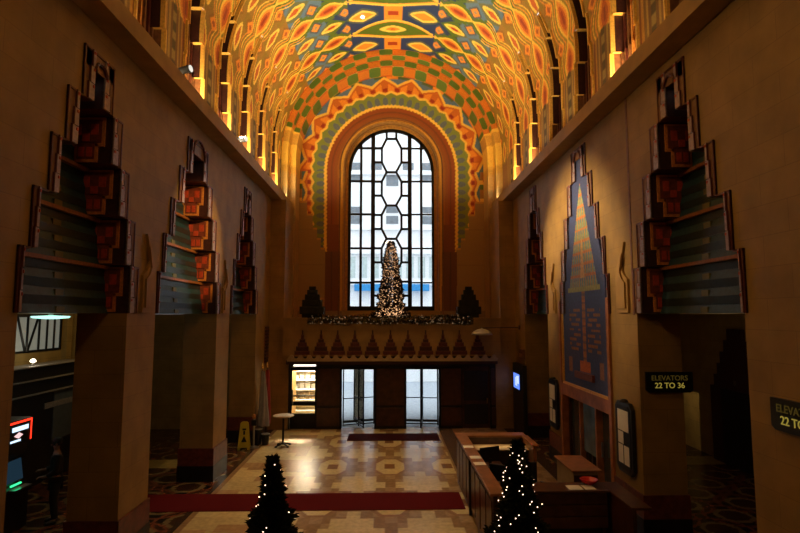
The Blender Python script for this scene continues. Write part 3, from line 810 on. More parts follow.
revolving(405, 440, 'door_3', -.12, '')
# closed dark door on the right
a, b = fx(462), fx(490)
d4 = struct(MB().box(a-.03, b+.03, dy-.02, dy+.08, 0, 2.5), 'door_4', M['darkwood'])
MB().box(a+.08, b-.08, dy-.04, dy-.02, 1.05, 2.2).box(a+.08, b-.08, dy-.04, dy-.02, .15, .92).build('door_panel', M['black'], d4)
MB().box(b-.14, b-.10, dy-.09, dy-.04, .95, 1.15).build('door_handle', M['brass'], d4)

# ------------------------------------------------------------------ street outside
fo = thing('street_building', 'pale office facade with grey windows across the street', 'building', (0, 36, 0))
FY = 36.; gx = lambda px: pxx(px, FY, 12); gz = lambda py: pz(py, FY)
w = MB().box(-22, 22, 0, 1.5, -1, 34); w.build('wall', M['white'], fo)
for py in (174, 229, 253, 284):
    MB().box(-22, 22, -.25, 0, gz(py)-.09, gz(py)+.09).build('string_course', M['white'], fo)
for k, (px, w_) in enumerate(((332,5.5),(356,5.5),(392,6),(427,5.5),(450,5.5))):
    for (p0, p1) in ((97,107),(163,170),(175,182),(207,213),(216,224)):
        if p0 == 163 and px == 392: continue
        if p0 == 175 and px == 392: p0, p1 = 175.5, 186
        o = MB().box(gx(px-w_), gx(px+w_), -.05, .3, gz(p1), gz(p0)).build('window', M['greywin'], fo)
for px in (376, 408): MB().box(gx(px-5.5), gx(px+5.5), -.05, .3, gz(170), gz(163)).build('window', M['greywin'], fo)
for k in range(8):
    x = gx(352+k*11.5); MB().box(x-.25, x+.25, -.06, .1, gz(278), gz(257)).build('window', mat('pale_glass%d'%k, (.50,.60,.60), .4), fo)
MB().box(-2.4, 2.6, -.5, 0, gz(291), gz(284.5)).build('blue_band', M['blue'], fo)
MB().box(-9, 9, -.2, 0, 0, 1.3).build('base_course', M['white'], fo)
for k in range(10): MB().box(-9+k*1.9, -8+k*1.9, -.26, -.18, 1.9, 3.0).build('shop_window', mat('shop_glass%d'%k, (.22,.35,.5), .3), fo)
struct(MB().box(-25, 25, 21.6, 60, -.12, -.02), 'ground', M['asphalt'])
car = None

# ------------------------------------------------------------------ finials on the balcony
fn = thing('stepped_finial', 'dark stepped finial standing on the left end of the balcony', 'ornament', (fx(311.5), 21.35, 4.295), 0)
z = 0
for k, (w, h) in enumerate([(.38,.14),(.47,.30),(.38,.26),(.28,.22),(.20,.18),(.13,.14)]):
    MB().box(-w, w, -w*.5, w*.5, z, z+h).box(-w*.75, w*.75, -w*.5-.02, w*.5, z+.03, z+h-.03).build('plinth' if k == 0 else 'tier', M['finial'], fn, bevel=.01); z += h
dup(fn, (fx(470), 21.35, 4.295), 0, 'dark stepped finial standing on the right end of the balcony')

# ------------------------------------------------------------------ trees and garland
def foliage(rad_fn, z0, z1, n, leaf, spread=.25, seed=1):
    r_ = random.Random(seed); mb = MB()
    for i in range(n):
        t = r_.random()**1.35; z = z0+(z1-z0)*t; R_ = rad_fn(t)
        ph = r_.random()*2*PI
        lump = 1+spread*math.sin(ph*4+z*7)*math.sin(z*13+ph*2)
        rr = R_*lump*(r_.random()**.45)
        c = Vector((rr*math.cos(ph), rr*math.sin(ph), z))
        out = Vector((math.cos(ph), math.sin(ph), r_.uniform(-.3,.9))).normalized()
        sd = out.cross(Vector((r_.uniform(-1,1), r_.uniform(-1,1), r_.uniform(-1,1)))).normalized()
        L_ = leaf*(1-.45*t)*r_.uniform(.6,1.3)*(1.3 if i % 9 == 0 else 1); w_ = min(L_, leaf*1.2)*.22
        mb.add([c-sd*w_*.3, c+out*L_*.5-sd*w_, c+out*L_, c+out*L_*.5+sd*w_], [(0,1,2,3)])
    return mb
bulb = MB().lathe((0,0,0), [(.001,-1),(.7,-.7),(1,0),(.7,.7),(.001,1)], 8)
def bulb_mesh(m, r, name):
    b = MB(); b.v = [(p[0]*r, p[1]*r, p[2]*r) for p in bulb.v]; b.f = bulb.f; b.m = bulb.m
    o = b.build(name, m, smooth=True); me = o.data; bpy.data.objects.remove(o); return me
me_near = bulb_mesh(M['bulb'], .0095, 'light_bulb'); me_far = bulb_mesh(M['bulb_far'], .022, 'light_bulb')
def bulbs(parent, pts, me, first=100, matr=None, rr=.02):
    for p in pts[:first]:
        o = bpy.data.objects.new('light_bulb', me); COL.objects.link(o); o.parent = parent; o.location = p
    if len(pts) > first:
        mb = MB()
        for p in pts[first:]:
            r = rr; mb.add([(p[0]-r,p[1],p[2]),(p[0]+r,p[1],p[2]),(p[0],p[1]-r,p[2]),(p[0],p[1]+r,p[2]),(p[0],p[1],p[2]-r),(p[0],p[1],p[2]+r)],
                           [(0,2,4),(2,1,4),(1,3,4),(3,0,4),(2,0,5),(1,2,5),(3,1,5),(0,3,5)])
        o = mb.build('small_lights', matr, parent); o['kind'] = 'stuff'
def near_tree(loc, H_, R0, label, seed, nb, name='christmas_tree'):
    t = thing(name, label, 'christmas tree', loc)
    rf = lambda q: R0*(1-q)**.95*(1+.16*math.sin(q*27))+.015
    foliage(rf, .35, H_, 8500, .14, .42, seed).build('foliage', M['needles'], t, recalc=False)
    MB().tube((0,0,.2), (0,0,H_*.97), .05, .008).build('trunk', M['bark'], t)
    MB().lathe((0,0,0), [(.20,0),(.22,.02),(.24,.28),(.25,.30),(.21,.30),(.2,.26)], 20).build('pot', M['black'], t)
    r_ = random.Random(seed+5); pts = []
    for i in range(nb):
        q = (i+.5)/nb*.96; q = q**.8; z = .35+(H_-.35)*q; ph = -PI/2+r_.uniform(-1.9, 1.9); R_ = rf(q)*1.25+.05
        pts.append((R_*math.cos(ph), R_*math.sin(ph), z))
    bulbs(t, pts, me_near)
    # a leafy twig tip at the top
    return t
near_tree((-1.98, 8.55, 0), 2.20, .38, 'dark christmas tree with few lights in front of the red carpet, left', 3, 26)
near_tree((1.86, 8.65, 0), 2.40, .42, 'lit christmas tree in front of the wooden reception desk', 9, 70)
ft = thing('christmas_tree', 'tall narrow christmas tree densely lit with warm lights on the balcony before the window', 'christmas tree', (fx(391), 21.55, 4.295))
def rf(q): return (.60*(1-q)**.55*(1-.25*math.sin(PI*min(1, q*1.0)))+.03)*(1+.05*math.sin(q*50))
foliage(rf, .0, 3.08, 11000, .13, .18, 21).build('foliage', M['needles_far'], ft, recalc=False)
MB().tube((0,0,0), (0,0,3.0), .05, .01).build('trunk', M['bark'], ft)
r_ = random.Random(4); pts = []
for i in range(1500):
    q = r_.random()**1.35; ph = r_.uniform(0, 2*PI); R_ = rf(q)*r_.uniform(.8, 1.08)
    pts.append((R_*math.cos(ph), R_*math.sin(ph), 3.0*q+.03))
pts.sort(key=lambda p: p[1])
bulbs(ft, pts, me_far, 100, M['bulb_far'], .017)
# garland
gl = thing('garland', 'evergreen garland with tiny lights hanging along the top of the balcony parapet', 'garland', (0, by-.20, 4.24))
mb = MB(); r_ = random.Random(12); pts = []
for i in range(5200):
    x = r_.uniform(bx(308), bx(472)); sag = .03*math.sin(x*4)
    ph = r_.uniform(0, 2*PI); rr = .12*r_.random()**.5
    c = Vector((x, rr*math.cos(ph), -.02+sag+rr*math.sin(ph)*1.0)); out = Vector((r_.uniform(-.6,.6), math.cos(ph), math.sin(ph))).normalized()
    sd = out.cross(Vector((1, .3, .2))).normalized(); mb.add([c, c+out*.05-sd*.015, c+out*.11, c+out*.05+sd*.015], [(0,1,2,3)])
mb.build('foliage', M['needles'], gl, recalc=False)
for i in range(170):
    x = r_.uniform(bx(310), bx(470)); ph = r_.uniform(PI*.6, PI*1.6); pts.append((x, .17*math.cos(ph), .17*math.sin(ph)))
mfd = emat('dim_warm_bulb', (1,.6,.3), .22, False)
bulbs(gl, pts, bulb_mesh(mfd, .018, 'light_bulb'), 90, mfd, .015)

# ------------------------------------------------------------------ bistro table
t = thing('bistro_table', 'small round standing table with pale top and black pedestal by the left door', 'table', (-3.72, 18.54, 0))
MB().lathe((0,0,.98), [(.34,0),(.36,.015),(.36,.03),(.34,.04)], 32).build('tabletop', M['tanpanel'], t)
MB().tube((0,0,.05), (0,0,.98), .035).lathe((0,0,.9), [(.035,0),(.14,.08)], 16).build('pedestal', M['blackmetal'], t)
for k in range(4):
    a = PI/4+PI/2*k
    MB().tube((0,0,.10), (.28*math.cos(a), .28*math.sin(a), .03), .03, .022).lathe((.28*math.cos(a), .28*math.sin(a), 0), [(.045,0),(.045,.03),(.02,.05)], 12).build('foot', M['blackmetal'], t)
# wet floor sign
t = thing('floor_sign', 'yellow folding wet floor sign standing at the left edge of the hall floor', 'sign', (-4.92, 18.15, 0), .15)
for s in (-1, 1):
    m_ = MB(); m_.prism([(-.20,0),(-.12,0),(-.11,.07),(.11,.07),(.12,0),(.20,0),(.13,.85),(.07,.9),(-.07,.9),(-.13,.85)], -.012, .012, 'y')
    o = m_.build('panel', M['yellow'], t); o.location = (0, s*.13, 0); o.rotation_euler = (s*.14, 0, 0)
    MB().box(-.06,.06,-.016,-.011,.62,.68).prism([(-.09,.25),(.09,.25),(0,.45)], -.016, -.011, 'y').box(-.03,.03,-.016,-.011,.48,.6).build('warning_mark', M['black'], o)
# stanchion / stacked posts next to it
t = thing('stanchion', 'slim metal post with an orange top beside the yellow floor sign', 'post', (-4.66, 18.35, 0))
MB().lathe((0,0,0), [(.17,0),(.17,.02),(.06,.06)], 20).build('base', M['steel'], t)
MB().tube((0,0,.04), (0,0,.95), .032).build('post', M['steel'], t)
MB().lathe((0,0,.95), [(.05,0),(.055,.06),(.05,.12),(.02,.14)], 14).build('cap', M['orange'], t)
MB().box(-.08,.08,-.05,.05,.72,.9).build('belt_cassette', M['black'], t)
for k, (x, y, h) in enumerate(((-4.36,18.75,.35),(-4.62,18.82,.5))):
    o = thing('cleaning_bucket', ['low dark bucket with a steel rim behind the orange-topped post','tall dark bucket with a steel rim behind the orange-topped post'][k], 'bucket', (x, y, 0))
    MB().lathe((0,0,0), [(.11,0),(.15,h),(.14,h),(.10,.03)], 18).build('bucket', M['black'], o)
    MB().lathe((0,0,h), [(.15,0),(.155,.015),(.14,.02)], 18).build('rim', M['steel'], o)

# flags on stands
for k, (px, cl) in enumerate(((258.5,'flagwhite'),(266,'flagred'))):
    yy_ = 19.7 if k == 0 else 20.05; x = (px-387)/533*yy_-.22+.1
    x = max(x, -5.05+k*.3)
    x = -4.9+.0 if k == 0 else -4.6
    o = thing('flag', ['pale flag hanging furled on a pole by the left wall','dark red flag hanging furled on a pole by the left wall'][k], 'flag', (-4.62+.06*k, 19.25+.45*k, 0))
    MB().lathe((0,0,0), [(.16,0),(.17,.03),(.10,.06),(.04,.12)], 18).build('base', M['brass'], o)
    MB().tube((0,0,.08), (0,0,2.5), .018).build('pole', M['darkwood'], o)
    MB().lathe((0,0,2.5), [(.03,0),(.05,.03),(.03,.06),(.045,.09),(.012,.2)], 12).build('finial', M['brass'], o)
    m_ = MB(); n = 24; vs = []
    for i in range(14):
        z = 2.42-1.9*i/13; w = .05+.13*i/13
        for j in range(n):
            a = 2*PI*j/n; rr = w*(1+.35*math.sin(a*5+i*.3))
            vs.append((rr*math.cos(a)+.02+.10*i/13*(1 if k == 0 else -1)*.6, rr*math.sin(a)*.6, z))
    m_.add(vs, [(i*n+j, i*n+(j+1) % n, (i+1)*n+(j+1) % n, (i+1)*n+j) for i in range(13) for j in range(n)])
    m_.build('cloth', M[cl], o, smooth=True)
# ventilation grille on left end wall
t = thing('wall_grille', 'tall narrow slatted grille on the wall above the two flags', 'vent', (-W+.005, 20.75, 2.55))
MB().box(0,.02,-.3,.3,0,1.45).build('backing', M['brown'], t)
for k in range(11): MB().box(.02,.05,-.27,.27,.06+.128*k,.12+.128*k).build('slat', M['darkmaroon'], t)

# ------------------------------------------------------------------ right side wall things
def board(y0, y1, z0, z1, label, side='pier'):
    o = thing('directory_board', label, 'notice board', (W-.012, (y0+y1)/2, (z0+z1)/2), 0, 'directory boards on the right piers')
    hy = (y1-y0)/2; hz = (z1-z0)/2; c = .12
    def oct_(s): return [(-hy*s, -hz*s+c), (-hy*s+c, -hz*s), (hy*s-c, -hz*s), (hy*s, -hz*s+c), (hy*s, hz*s-c), (hy*s-c, hz*s), (-hy*s+c, hz*s), (-hy*s, hz*s-c)]
    MB().prism(oct_(1), -.08, 0, 'x').build('frame', M['black'], o, bevel=.01)
    MB().prism([(a*.82, b*.9) for a, b in oct_(1)], -.088, -.08, 'x').build('backing', M['blackmetal'], o)
    MB().lathe((-.05, 0, hz), [(.10,0),(.07,.04),(.03,.06)], 12).build('crest', M['blackmetal'], o)
    for (a, b, c_, d) in ((-.24,.24,.12,.5),(-.24,.0,-.12,.1),(-.24,-.03,-.48,-.14),(.02,.24,-.48,-.14)):
        MB().box(-.094,-.088,-b*hy*2.6,-a*hy*2.6,c_*hz/.65,d*hz/.65).build('sheet', M['paper'], o)
    return o
del_g = board(sy(9.72), sy(10.42), 1.10, 2.57, 'black framed board with white sheets on the pier right of the blue panel')
g2 = board(sy(14.0), sy(14.72), 1.03, 2.48, 'black framed board with white sheets on the pier left of the blue panel')
# kiosk with blue screen
o = thing('information_kiosk', 'tall dark kiosk with a glowing blue screen against the right wall', 'kiosk', (W-.01, 20.25, 0))
MB().box(-.16, 0, -.80, .72, .0, 2.57).build('cabinet', M['black'], o, bevel=.02)
MB().box(-.18, -.16, -.45, .55, 1.60, 2.25).build('bezel', M['blackmetal'], o)
sc_ = MB().box(-.186, -.18, -.40, .50, 1.65, 2.20).build('screen', emat('blue_screen', (.12,.25,1), 1.3), o)
MB().box(-.190,-.186,-.05,.05,1.75,2.12).box(-.190,-.186,.15,.22,1.75,2.05).box(-.190,-.186,-.30,-.12,1.85,2.14).build('screen_figure', emat('screen_white', (.7,.8,1), 1.2), sc_)
o = thing('wall_plaque', 'small brown plaque high on the wall above the blue screen', 'plaque', (W-.01, 20.0, 2.95))
MB().box(-.08,0,-.3,.3,-.18,.18).build('box', M['brown'], o); MB().box(-.085,-.08,-.2,.2,-.12,.02).build('plate', M['brass'], o)
# arm lamp
o = thing('arm_lamp', 'white dome lamp on a long rod reaching out from the right wall', 'lamp', (W-.01, 20.4, 3.93))
MB().lathe((-.04,0,0), [(.09,0),(.09,.04)], 14, axis='X').build('wall_plate', M['darkmaroon'], o)
MB().tube((0,0,0), (-1.5,0,-.02), .018).build('rod', M['darkmaroon'], o)
MB().lathe((-1.45,0,-.28), [(.40,0),(.38,.07),(.30,.14),(.17,.20),(.03,.23),(.03,.26),(.001,.26)], 24).build('shade', mat('white_enamel', (.5,.5,.5), .35), o, smooth=True)

# elevator signs
def text_obj(txt, size, m, parent, loc, rot):
    cu = bpy.data.curves.new('lettering', 'FONT'); cu.body = txt; cu.size = size; cu.extrude = .004; cu.align_x = 'CENTER'; cu.align_y = 'CENTER'
    cu.offset = .001
    o = bpy.data.objects.new('lettering', cu); COL.objects.link(o); cu.materials.append(m)
    bpy.context.view_layer.update()
    me = bpy.data.meshes.new_from_object(o); bpy.data.objects.remove(o)
    q = bpy.data.objects.new('lettering', me); COL.objects.link(q); q.parent = parent; q.location = loc; q.rotation_euler = rot
    return q
ygl = emat('lit_yellow_letters', (1,.75,.12), .24); ydm = emat('dim_yellow_letters', (.8,.5,.08), .05)
def esign(loc, rz, label):
    o = thing('elevator_sign', label, 'sign', loc, rz)
    pts = [(-.42,-.15),(-.36,-.19),(.36,-.19),(.42,-.15),(.42,.17),(-.42,.17)]
    MB().prism(pts, 0, .05, 'y').build('plate', M['black'], o)
    o.scale = (1.13, 1, 1.13)
    text_obj('ELEVATORS', .125, ydm, o, (0,-.003,.06), (PI/2,0,0)); text_obj('22 TO 36', .135, ygl, o, (0,-.003,-.07), (PI/2,0,0))
    return o
esign((5.44, sy(9.52)-.055, 3.07), 0, 'black sign reading ELEVATORS 22 TO 36 on the jamb under the stepped arch')
esign((W-.055, 6.53, 3.14), -PI/2, 'black elevator sign on the near right wall, cut by the frame')
# stepped dark doorway in the right aisle
o = thing('stepped_doorway', 'dark maroon stepped doorway in the shadowy elevator lobby', 'doorway', (9.98, 15.4, 0))
pts = [(-1.25,0)]
st = [(1.25,2.25),(1.05,2.6),(.87,2.95),(.70,3.3),(.5,3.65),(.32,3.98)]
L_ = []
for i, (w, z) in enumerate(st): L_ += [(-w, z if i == 0 else z), (-(st[i+1][0] if i+1 < len(st) else w), z)]
pts = [(-1.25, 0)] + [(-w, z) for i, (w, z) in enumerate(st) for (w, z) in (((w, z)), ((st[i+1][0] if i+1 < len(st) else w), z))]
pts = pts + [(-a, b) for a, b in pts[::-1]]
MB().prism(pts, -.12, 0, 'x').build('stepped_surround', M['darkmaroon'], o)
MB().box(-.14, -.12, -.7, .7, 0, 2.2).build('door_leaf', M['black'], o)
MB().box(-.16,-.14,-.05,.05,2.35,2.5).build('indicator', M['steel'], o)

# ------------------------------------------------------------------ blue painted panel with the glazed door beneath
b = BAYS[1][1]; c = b['c']; rows = rows_for(1, b)
ys_ = np.arange(c-1.66, c+1.661, .025); zs_ = np.arange(2.5, 8.60, .025)
Yg, Zg = np.meshgrid(ys_, zs_, indexing='ij')
def mural_color(y, z):
    y = c+(y-c)/K_; z = 4.4+(z-4.4)/K_
    C = np.zeros(y.shape+(3,)); C[:] = (.045,.065,.21); d = np.abs(y-c)
    # step rows of little gold and green arches
    top = 7.6; wv = .06+(top-z)/(top-5.05)*.92
    inn = (z > 5.0) & (z < top) & (d < wv-.10)
    ph = (z-5.0) % .27; ar = np.abs(((y-c+.07)/.14) % 1-.5)*2
    put(C, inn, (.22,.36,.22)); put(C, inn & (ar > .62), (.50,.30,.05)); put(C, inn & (ph < .06), (.60,.22,.04)); put(C, inn & (ph > .19) & (ar < .55), (.14,.26,.28))
    put(C, inn & (d < .15*(1-(z-5.25)/1.0)) & (z > 5.25), (.70,.42,.10))
    put(C, (np.abs(z-5.0) < .05) & (d < 1.0), (.40,.42,.10))
    put(C, (d < .1) & (z < 4.95) & (z > 3.1), (.42,.16,.04)); put(C, (d < .1) & (z < 4.95) & (z > 3.1) & (np.abs(((z/.18) % 1)-.5) > .35), (.20,.10,.08))
    rw = np.floor(z/.115); tx = (d > .22) & (d < .95) & (z < 4.6) & (z > 3.5) & ((z/.115) % 1 < .55) & ((np.sin(rw*91.7+np.floor(y/.05)*37.3)) > -.45)
    put(C, tx, (.33,.14,.06))
    put(C, (d < .32) & (z < 3.35) & (z > 3.1), (.50,.14,.03)); put(C, (np.abs(d-.95) < .12) & (z < 3.4) & (z > 3.05), (.30,.14,.09))
    return C
cm = mural_color(Yg, Zg)
yc = (Yg[:-1,:-1]+Yg[1:,1:])/2; zc = (Zg[:-1,:-1]+Zg[1:,1:])/2
keep = np.zeros(yc.shape, bool)
for z0, z1, hw in rows: keep |= (np.abs(yc-c) < hw-BW) & (zc > z0-.01) & (zc < z1)
keep |= (np.abs(yc-c) < 1.58) & (zc < 4.45)
keep &= np.abs(yc-c) < (1.60-np.clip(zc-4.6, 0, 9)*.30)
mu = grid_obj('painted_panel', np.full_like(Yg, W+.045), Yg, Zg, cm, M['mural'], keep)
sm = mu.modifiers.new('solid', 'SOLIDIFY'); sm.thickness = .04
props(mu, 'tall blue painted panel with gold arches tapering upward on the right wall', 'painting')
# red-brown jambs and golden sill
t = struct(MB().box(W-.05, W+.13, b['j'][0], b['j'][0]+.14, 0, 4.8, 0).box(W-.05, W+.13, b['j'][1]-.14, b['j'][1], 0, 4.8, 0)
  .box(W-.02, W+.14, b['j'][0]+.14, b['j'][0]+.20, 2.5, 4.8, 1).box(W-.02, W+.14, b['j'][1]-.2, b['j'][1]-.14, 2.5, 4.8, 1)
  .box(W-.02, W+.14, b['j'][0]+.14, b['j'][1]-.14, 2.46, 2.53, 1).box(W-.04, W+.14, b['j'][0]+.14, b['j'][1]-.14, 2.15, 2.46, 0)
  .box(W+.02, W+.3, c-.58, c-.50, 0, 2.85, 0).box(W+.02, W+.3, c+.50, c+.58, 0, 2.85, 0).box(W-.06, W+.1, c-.62, c+.62, 2.75, 2.92, 2)
  , 'trim_3', [M['jamb'], M['gold'], M['motif']])
d5 = struct(MB().box(W+.18, W+.24, b['j'][0]+.01, b['j'][1]-.01, 0, 2.45), 'door_5', M['glass_dark'])
fr = MB()
for y in (b['j'][0]+.2, c-.42, c, c+.42, b['j'][1]-.25): fr.box(W+.12, W+.18, y-.035, y+.035, 0, 2.14)
fr.box(W+.12, W+.18, b['j'][0]+.02, b['j'][1]-.02, 2.08, 2.14).box(W+.12, W+.18, b['j'][0]+.02, b['j'][1]-.02, 0, .2)
fr.build('door_frame', M['darkwood'], d5)
MB().box(W+.08, W+.11, c-.44, c+.44, .9, 2.74).build('transom_glass', mat('blue_grey_glass', (.10,.17,.24), .2, noise=.4, nscale=2), d5)
MB().box(W+.08, W+.12, c-.72, c-.68, 1.0, 1.35).build('door_handle', M['steel'], d5)
# fill above the glazed door behind the panel
struct(MB().box(W+.25, W+.40, b['j'][0]-.05, b['j'][1]+.05, 0, 4.6), 'wall_right', M['stone_aisle'])

# ------------------------------------------------------------------ reception desk
dk = thing('reception_desk', 'long wooden reception counter running toward the doors on the right side of the floor', 'desk', (1.64, 9.7, 0))
ox, oy = 1.64, 9.7
def dpart(mb, name, m, bevel=.008):
    o = mb.build(name, m, dk, bevel=bevel); o.matrix_parent_inverse = Matrix.Translation((-ox, -oy, 0)); return o
for (y0, y1) in ((12.2, 14.5), (9.7, 12.15)):
    mb = MB().box(1.66, 1.74, y0, y1, 0, 1.22)
    n = int((y1-y0)/.55)
    for k in range(n): a = y0+(y1-y0)*k/n; mb.box(1.635, 1.66, a+.05, a+(y1-y0)/n-.05, .16, 1.1)
    dpart(mb, 'front_panel', M['wood'])
dpart(MB().box(1.60, 1.88, 9.65, 14.55, 1.22, 1.27), 'counter_top', M['wood_top'])
dpart(MB().box(1.88, 3.42, 14.18, 14.55, 1.22, 1.27), 'counter_top', M['wood_top'])
dpart(MB().box(1.74, 3.40, 14.3, 14.38, 0, 1.22), 'back_panel', M['wood'])
dpart(MB().box(3.34, 3.42, 13.2, 14.18, 0, 1.22).box(3.3, 3.46, 13.15, 14.18, 1.22, 1.27), 'side_panel', M['wood_top'])
dpart(MB().box(1.96, 3.34, 13.6, 14.18, 1.02, 1.05), 'shelf', M['tanpanel'])
dpart(MB().box(1.74, 2.6, 10.1, 13.6, .74, .78), 'work_surface', M['wood'])
dpart(MB().box(1.60, 1.66, 12.14, 12.20, 0, 1.24), 'corner_post', M['black'])
for k, (px, y, lab) in enumerate(((1.71, 13.0, 'white sheet on the reception counter farthest from the camera'), (1.72, 12.05, 'white sheet on the reception counter between two others'), (1.73, 11.55, 'white sheet on the reception counter nearest to the camera'))):
    o = MB().box(-.105, .135, -.11, .11, 0, .006).build('paper_sheet', M['paper'], loc=(px, y, 1.2705)); o.rotation_euler = (0,0,.05*(k-1)); props(o, lab, 'paper', 'sheets on the reception counter')
# monitor
def monitor(x, y, z, rz, lab):
    o = thing('monitor', lab, 'monitor', (x, y, z), rz)
    MB().box(-.27,.27,-.02,.02,.12,.46).build('casing', M['black'], o, bevel=.008)
    MB().box(-.25,.25,-.024,-.02,.145,.44).build('screen', M['glass_dark'], o)
    MB().box(-.03,.03,.0,.04,.02,.2).build('stand', M['black'], o); MB().box(-.12,.12,-.06,.1,0,.015).build('foot', M['black'], o)
monitor(2.22, 11.55, .782, PI-.5, 'dark computer monitor behind the counter near the white sheets')
monitor(2.25, 13.1, .782, PI+.4, 'dark computer monitor in the far corner of the reception desk')
# office chair
def chair(x, y, rz, lab):
    o = thing('office_chair', lab, 'chair', (x, y, 0), rz, None)
    MB().box(-.25,.25,-.24,.24,.46,.54).build('seat', M['cloth'], o, bevel=.03)
    MB().box(-.23,.23,.22,.28,.62,1.14).build('backrest', M['cloth'], o, bevel=.03)
    MB().box(-.03,.03,.2,.24,.48,.8).tube((0,0,.1),(0,0,.47),.03).build('column', M['black'], o)
    for k in range(5):
        a = 2*PI*k/5; MB().tube((0,0,.12),(.28*math.cos(a),.28*math.sin(a),.07),.02).lathe((.28*math.cos(a),.28*math.sin(a),.0),[(.02,0),(.03,.03),(.02,.06)],10).build('leg', M['black'], o)
    for s in (-1,1): MB().box(s*.27-.03,s*.27+.03,-.15,.15,.70,.73).box(s*.27-.02,s*.27+.02,-.02,.02,.5,.7).build('armrest', M['black'], o, bevel=.01)
chair(3.02, 11.9, .4, 'black office chair behind the reception desk beside the tan cabinet')
# low front desk, cabinet, bowl, papers
fd = thing('front_desk', 'low dark wooden desk with a wide front facing the camera', 'desk', (3.1, 10, 0))
def fpart(mb, name, m): o = mb.build(name, m, fd, bevel=.008); o.matrix_parent_inverse = Matrix.Translation((-3.1,-10,0)); return o
mb = MB().box(2.36, 3.82, 10.02, 10.10, .52, 1.16)
for k in range(3): mb.box(2.36, 3.82, 10.0, 10.02, .54+.21*k, .73+.21*k)
fpart(mb, 'front_panel', M['darkwood'])
fpart(MB().box(2.33, 3.86, 9.98, 10.50, 1.16, 1.20), 'desk_top', M['wood'])
fpart(MB().box(2.36, 2.42, 10.1, 10.46, 0, 1.16).box(3.76, 3.82, 10.1, 10.46, 0, 1.16), 'side_panel', M['darkwood'])
fpart(MB().box(2.42, 3.76, 10.14, 10.44, 0, .52), 'plinth', M['black'])
fpart(MB().box(3.86, 4.2, 9.1, 10.50, 1.16, 1.20), 'return_top', M['wood'])
fpart(MB().box(3.90, 3.96, 9.15, 10.45, 0, 1.16), 'return_panel', M['darkwood'])
o = MB().box(-.28,-.02,-.13,.13,0,.006).box(.02,.22,-.13,.13,0,.006).build('booklet', M['paper'], loc=(3.42, 10.17, 1.2005)); props(o, 'open white booklet lying on the low front desk', 'booklet')
o = MB().lathe((0,0,0), [(.06,0),(.14,.05),(.17,.10),(.155,.10),(.12,.055),(.04,.02)], 24).build('bowl', mat('red_glaze', (.5,.01,.01), .25), loc=(3.62, 10.36, 1.2005), smooth=True); props(o, 'small red bowl on the low front desk below the tan cabinet', 'bowl')
cb = thing('cabinet', 'tan sided cabinet with a reddish wooden top against the right wall', 'cabinet', (3.77, 11.45, 0))
MB().box(-.25, .25, -.52, .52, 0, 1.27).build('body', M['tanpanel'], cb)
MB().box(-.30, .31, -.58, .58, 1.27, 1.31).build('top', M['wood_top'], cb, bevel=.008)
MB().box(-.24, .24, -.535, -.52, .1, 1.2).build('front_panel', M['darkwood'], cb)

# ------------------------------------------------------------------ left aisle: machine, person, counter, window, lamp
at = thing('cash_machine', 'dark cash machine with a glowing red-edged sign and green light behind the left pier', 'cash machine', (-7.8, 11.5, 0), 0)
MB().prism([(-.55,0),(0,0),(0,.85),(-.08,.95),(-.16,1.45),(-.10,1.55),(-.05,1.75),(-.55,1.75)], -.36, .36, 'y').build('housing', M['black'], at, bevel=.01)
MB().box(-.45, 0.0, -.34, .34, 1.76, 2.24).build('sign_box', M['black'], at)
s1 = MB().box(.0, .008, -.33, .33, 2.18, 2.22).box(.0, .008, .30, .33, 1.78, 2.2).build('sign_edge', emat('red_neon', (1,.03,.01), 2.5), at)
MB().box(.0,.008,-.26,.22,2.02,2.11).box(.0,.008,-.30,.0,1.81,1.85).build('sign_letters', emat('sign_white', (.6,.8,1), 1.6), at)
MB().prism([(-.2,1.93),(-.06,1.99),(.06,1.93),(-.07,1.87)], .001, .009, 'x').build('sign_emblem', emat('sign_pink', (1,.6,.6), 1.2), at)
o = MB().rbox((-.10, 0, 1.2), (.012, .5, .42), ry=-.16).build('screen', emat('dim_blue_screen', (.02,.05,.08), .5), at)
MB().box(-.02,.012,-.2,.1,.93,.96).build('card_slot_light', emat('green_led', (.05,1,.35), 1.5), at)
MB().rbox((.06, .0, .86), (.16,.5,.04)).build('ledge', M['steel'], at)

def skin_obj(name, verts, edges, radii, m, parent=None, sub=2, root=0):
    me = bpy.data.meshes.new(name); me.from_pydata(verts, edges, []); me.materials.append(m)
    o = bpy.data.objects.new(name, me); COL.objects.link(o)
    if parent is not None: o.parent = parent
    md = o.modifiers.new('skin', 'SKIN'); md.use_smooth_shade = True
    for i, r in enumerate(radii):
        sv = me.skin_vertices[0].data[i]; sv.radius = r if isinstance(r, tuple) else (r, r); sv.use_root = (i == root)
    s = o.modifiers.new('sub', 'SUBSURF'); s.levels = sub; s.render_levels = sub
    return o
# person in local frame facing +x, then turned
bv = [(0,0,.93),(0,0,1.12),(0,0,1.32),(0,0,1.43),(.01,0,1.51),(.02,0,1.60),(.02,0,1.70),
      (0,.10,.88),(.02,.11,.48),(-.02,.12,.09),(.12,.13,.04),(0,-.10,.88),(.03,-.11,.48),(-.01,-.12,.09),(.13,-.13,.04),
      (0,.19,1.40),(.0,.24,1.13),(.20,.20,1.02),(.27,.18,1.03),(0,-.19,1.40),(.02,-.25,1.13),(.22,-.19,1.08),(.29,-.17,1.10)]
be = [(0,1),(1,2),(2,3),(3,4),(4,5),(5,6),(0,7),(7,8),(8,9),(9,10),(0,11),(11,12),(12,13),(13,14),(3,15),(15,16),(16,17),(17,18),(3,19),(19,20),(20,21),(21,22)]
br_ = [(.11,.15),(.10,.13),(.11,.16),(.09,.12),.05,(.085,.07),(.085,.075),.085,.055,.036,.035,.085,.055,.036,.035,.05,.04,.03,.03,.05,.04,.03,.03]
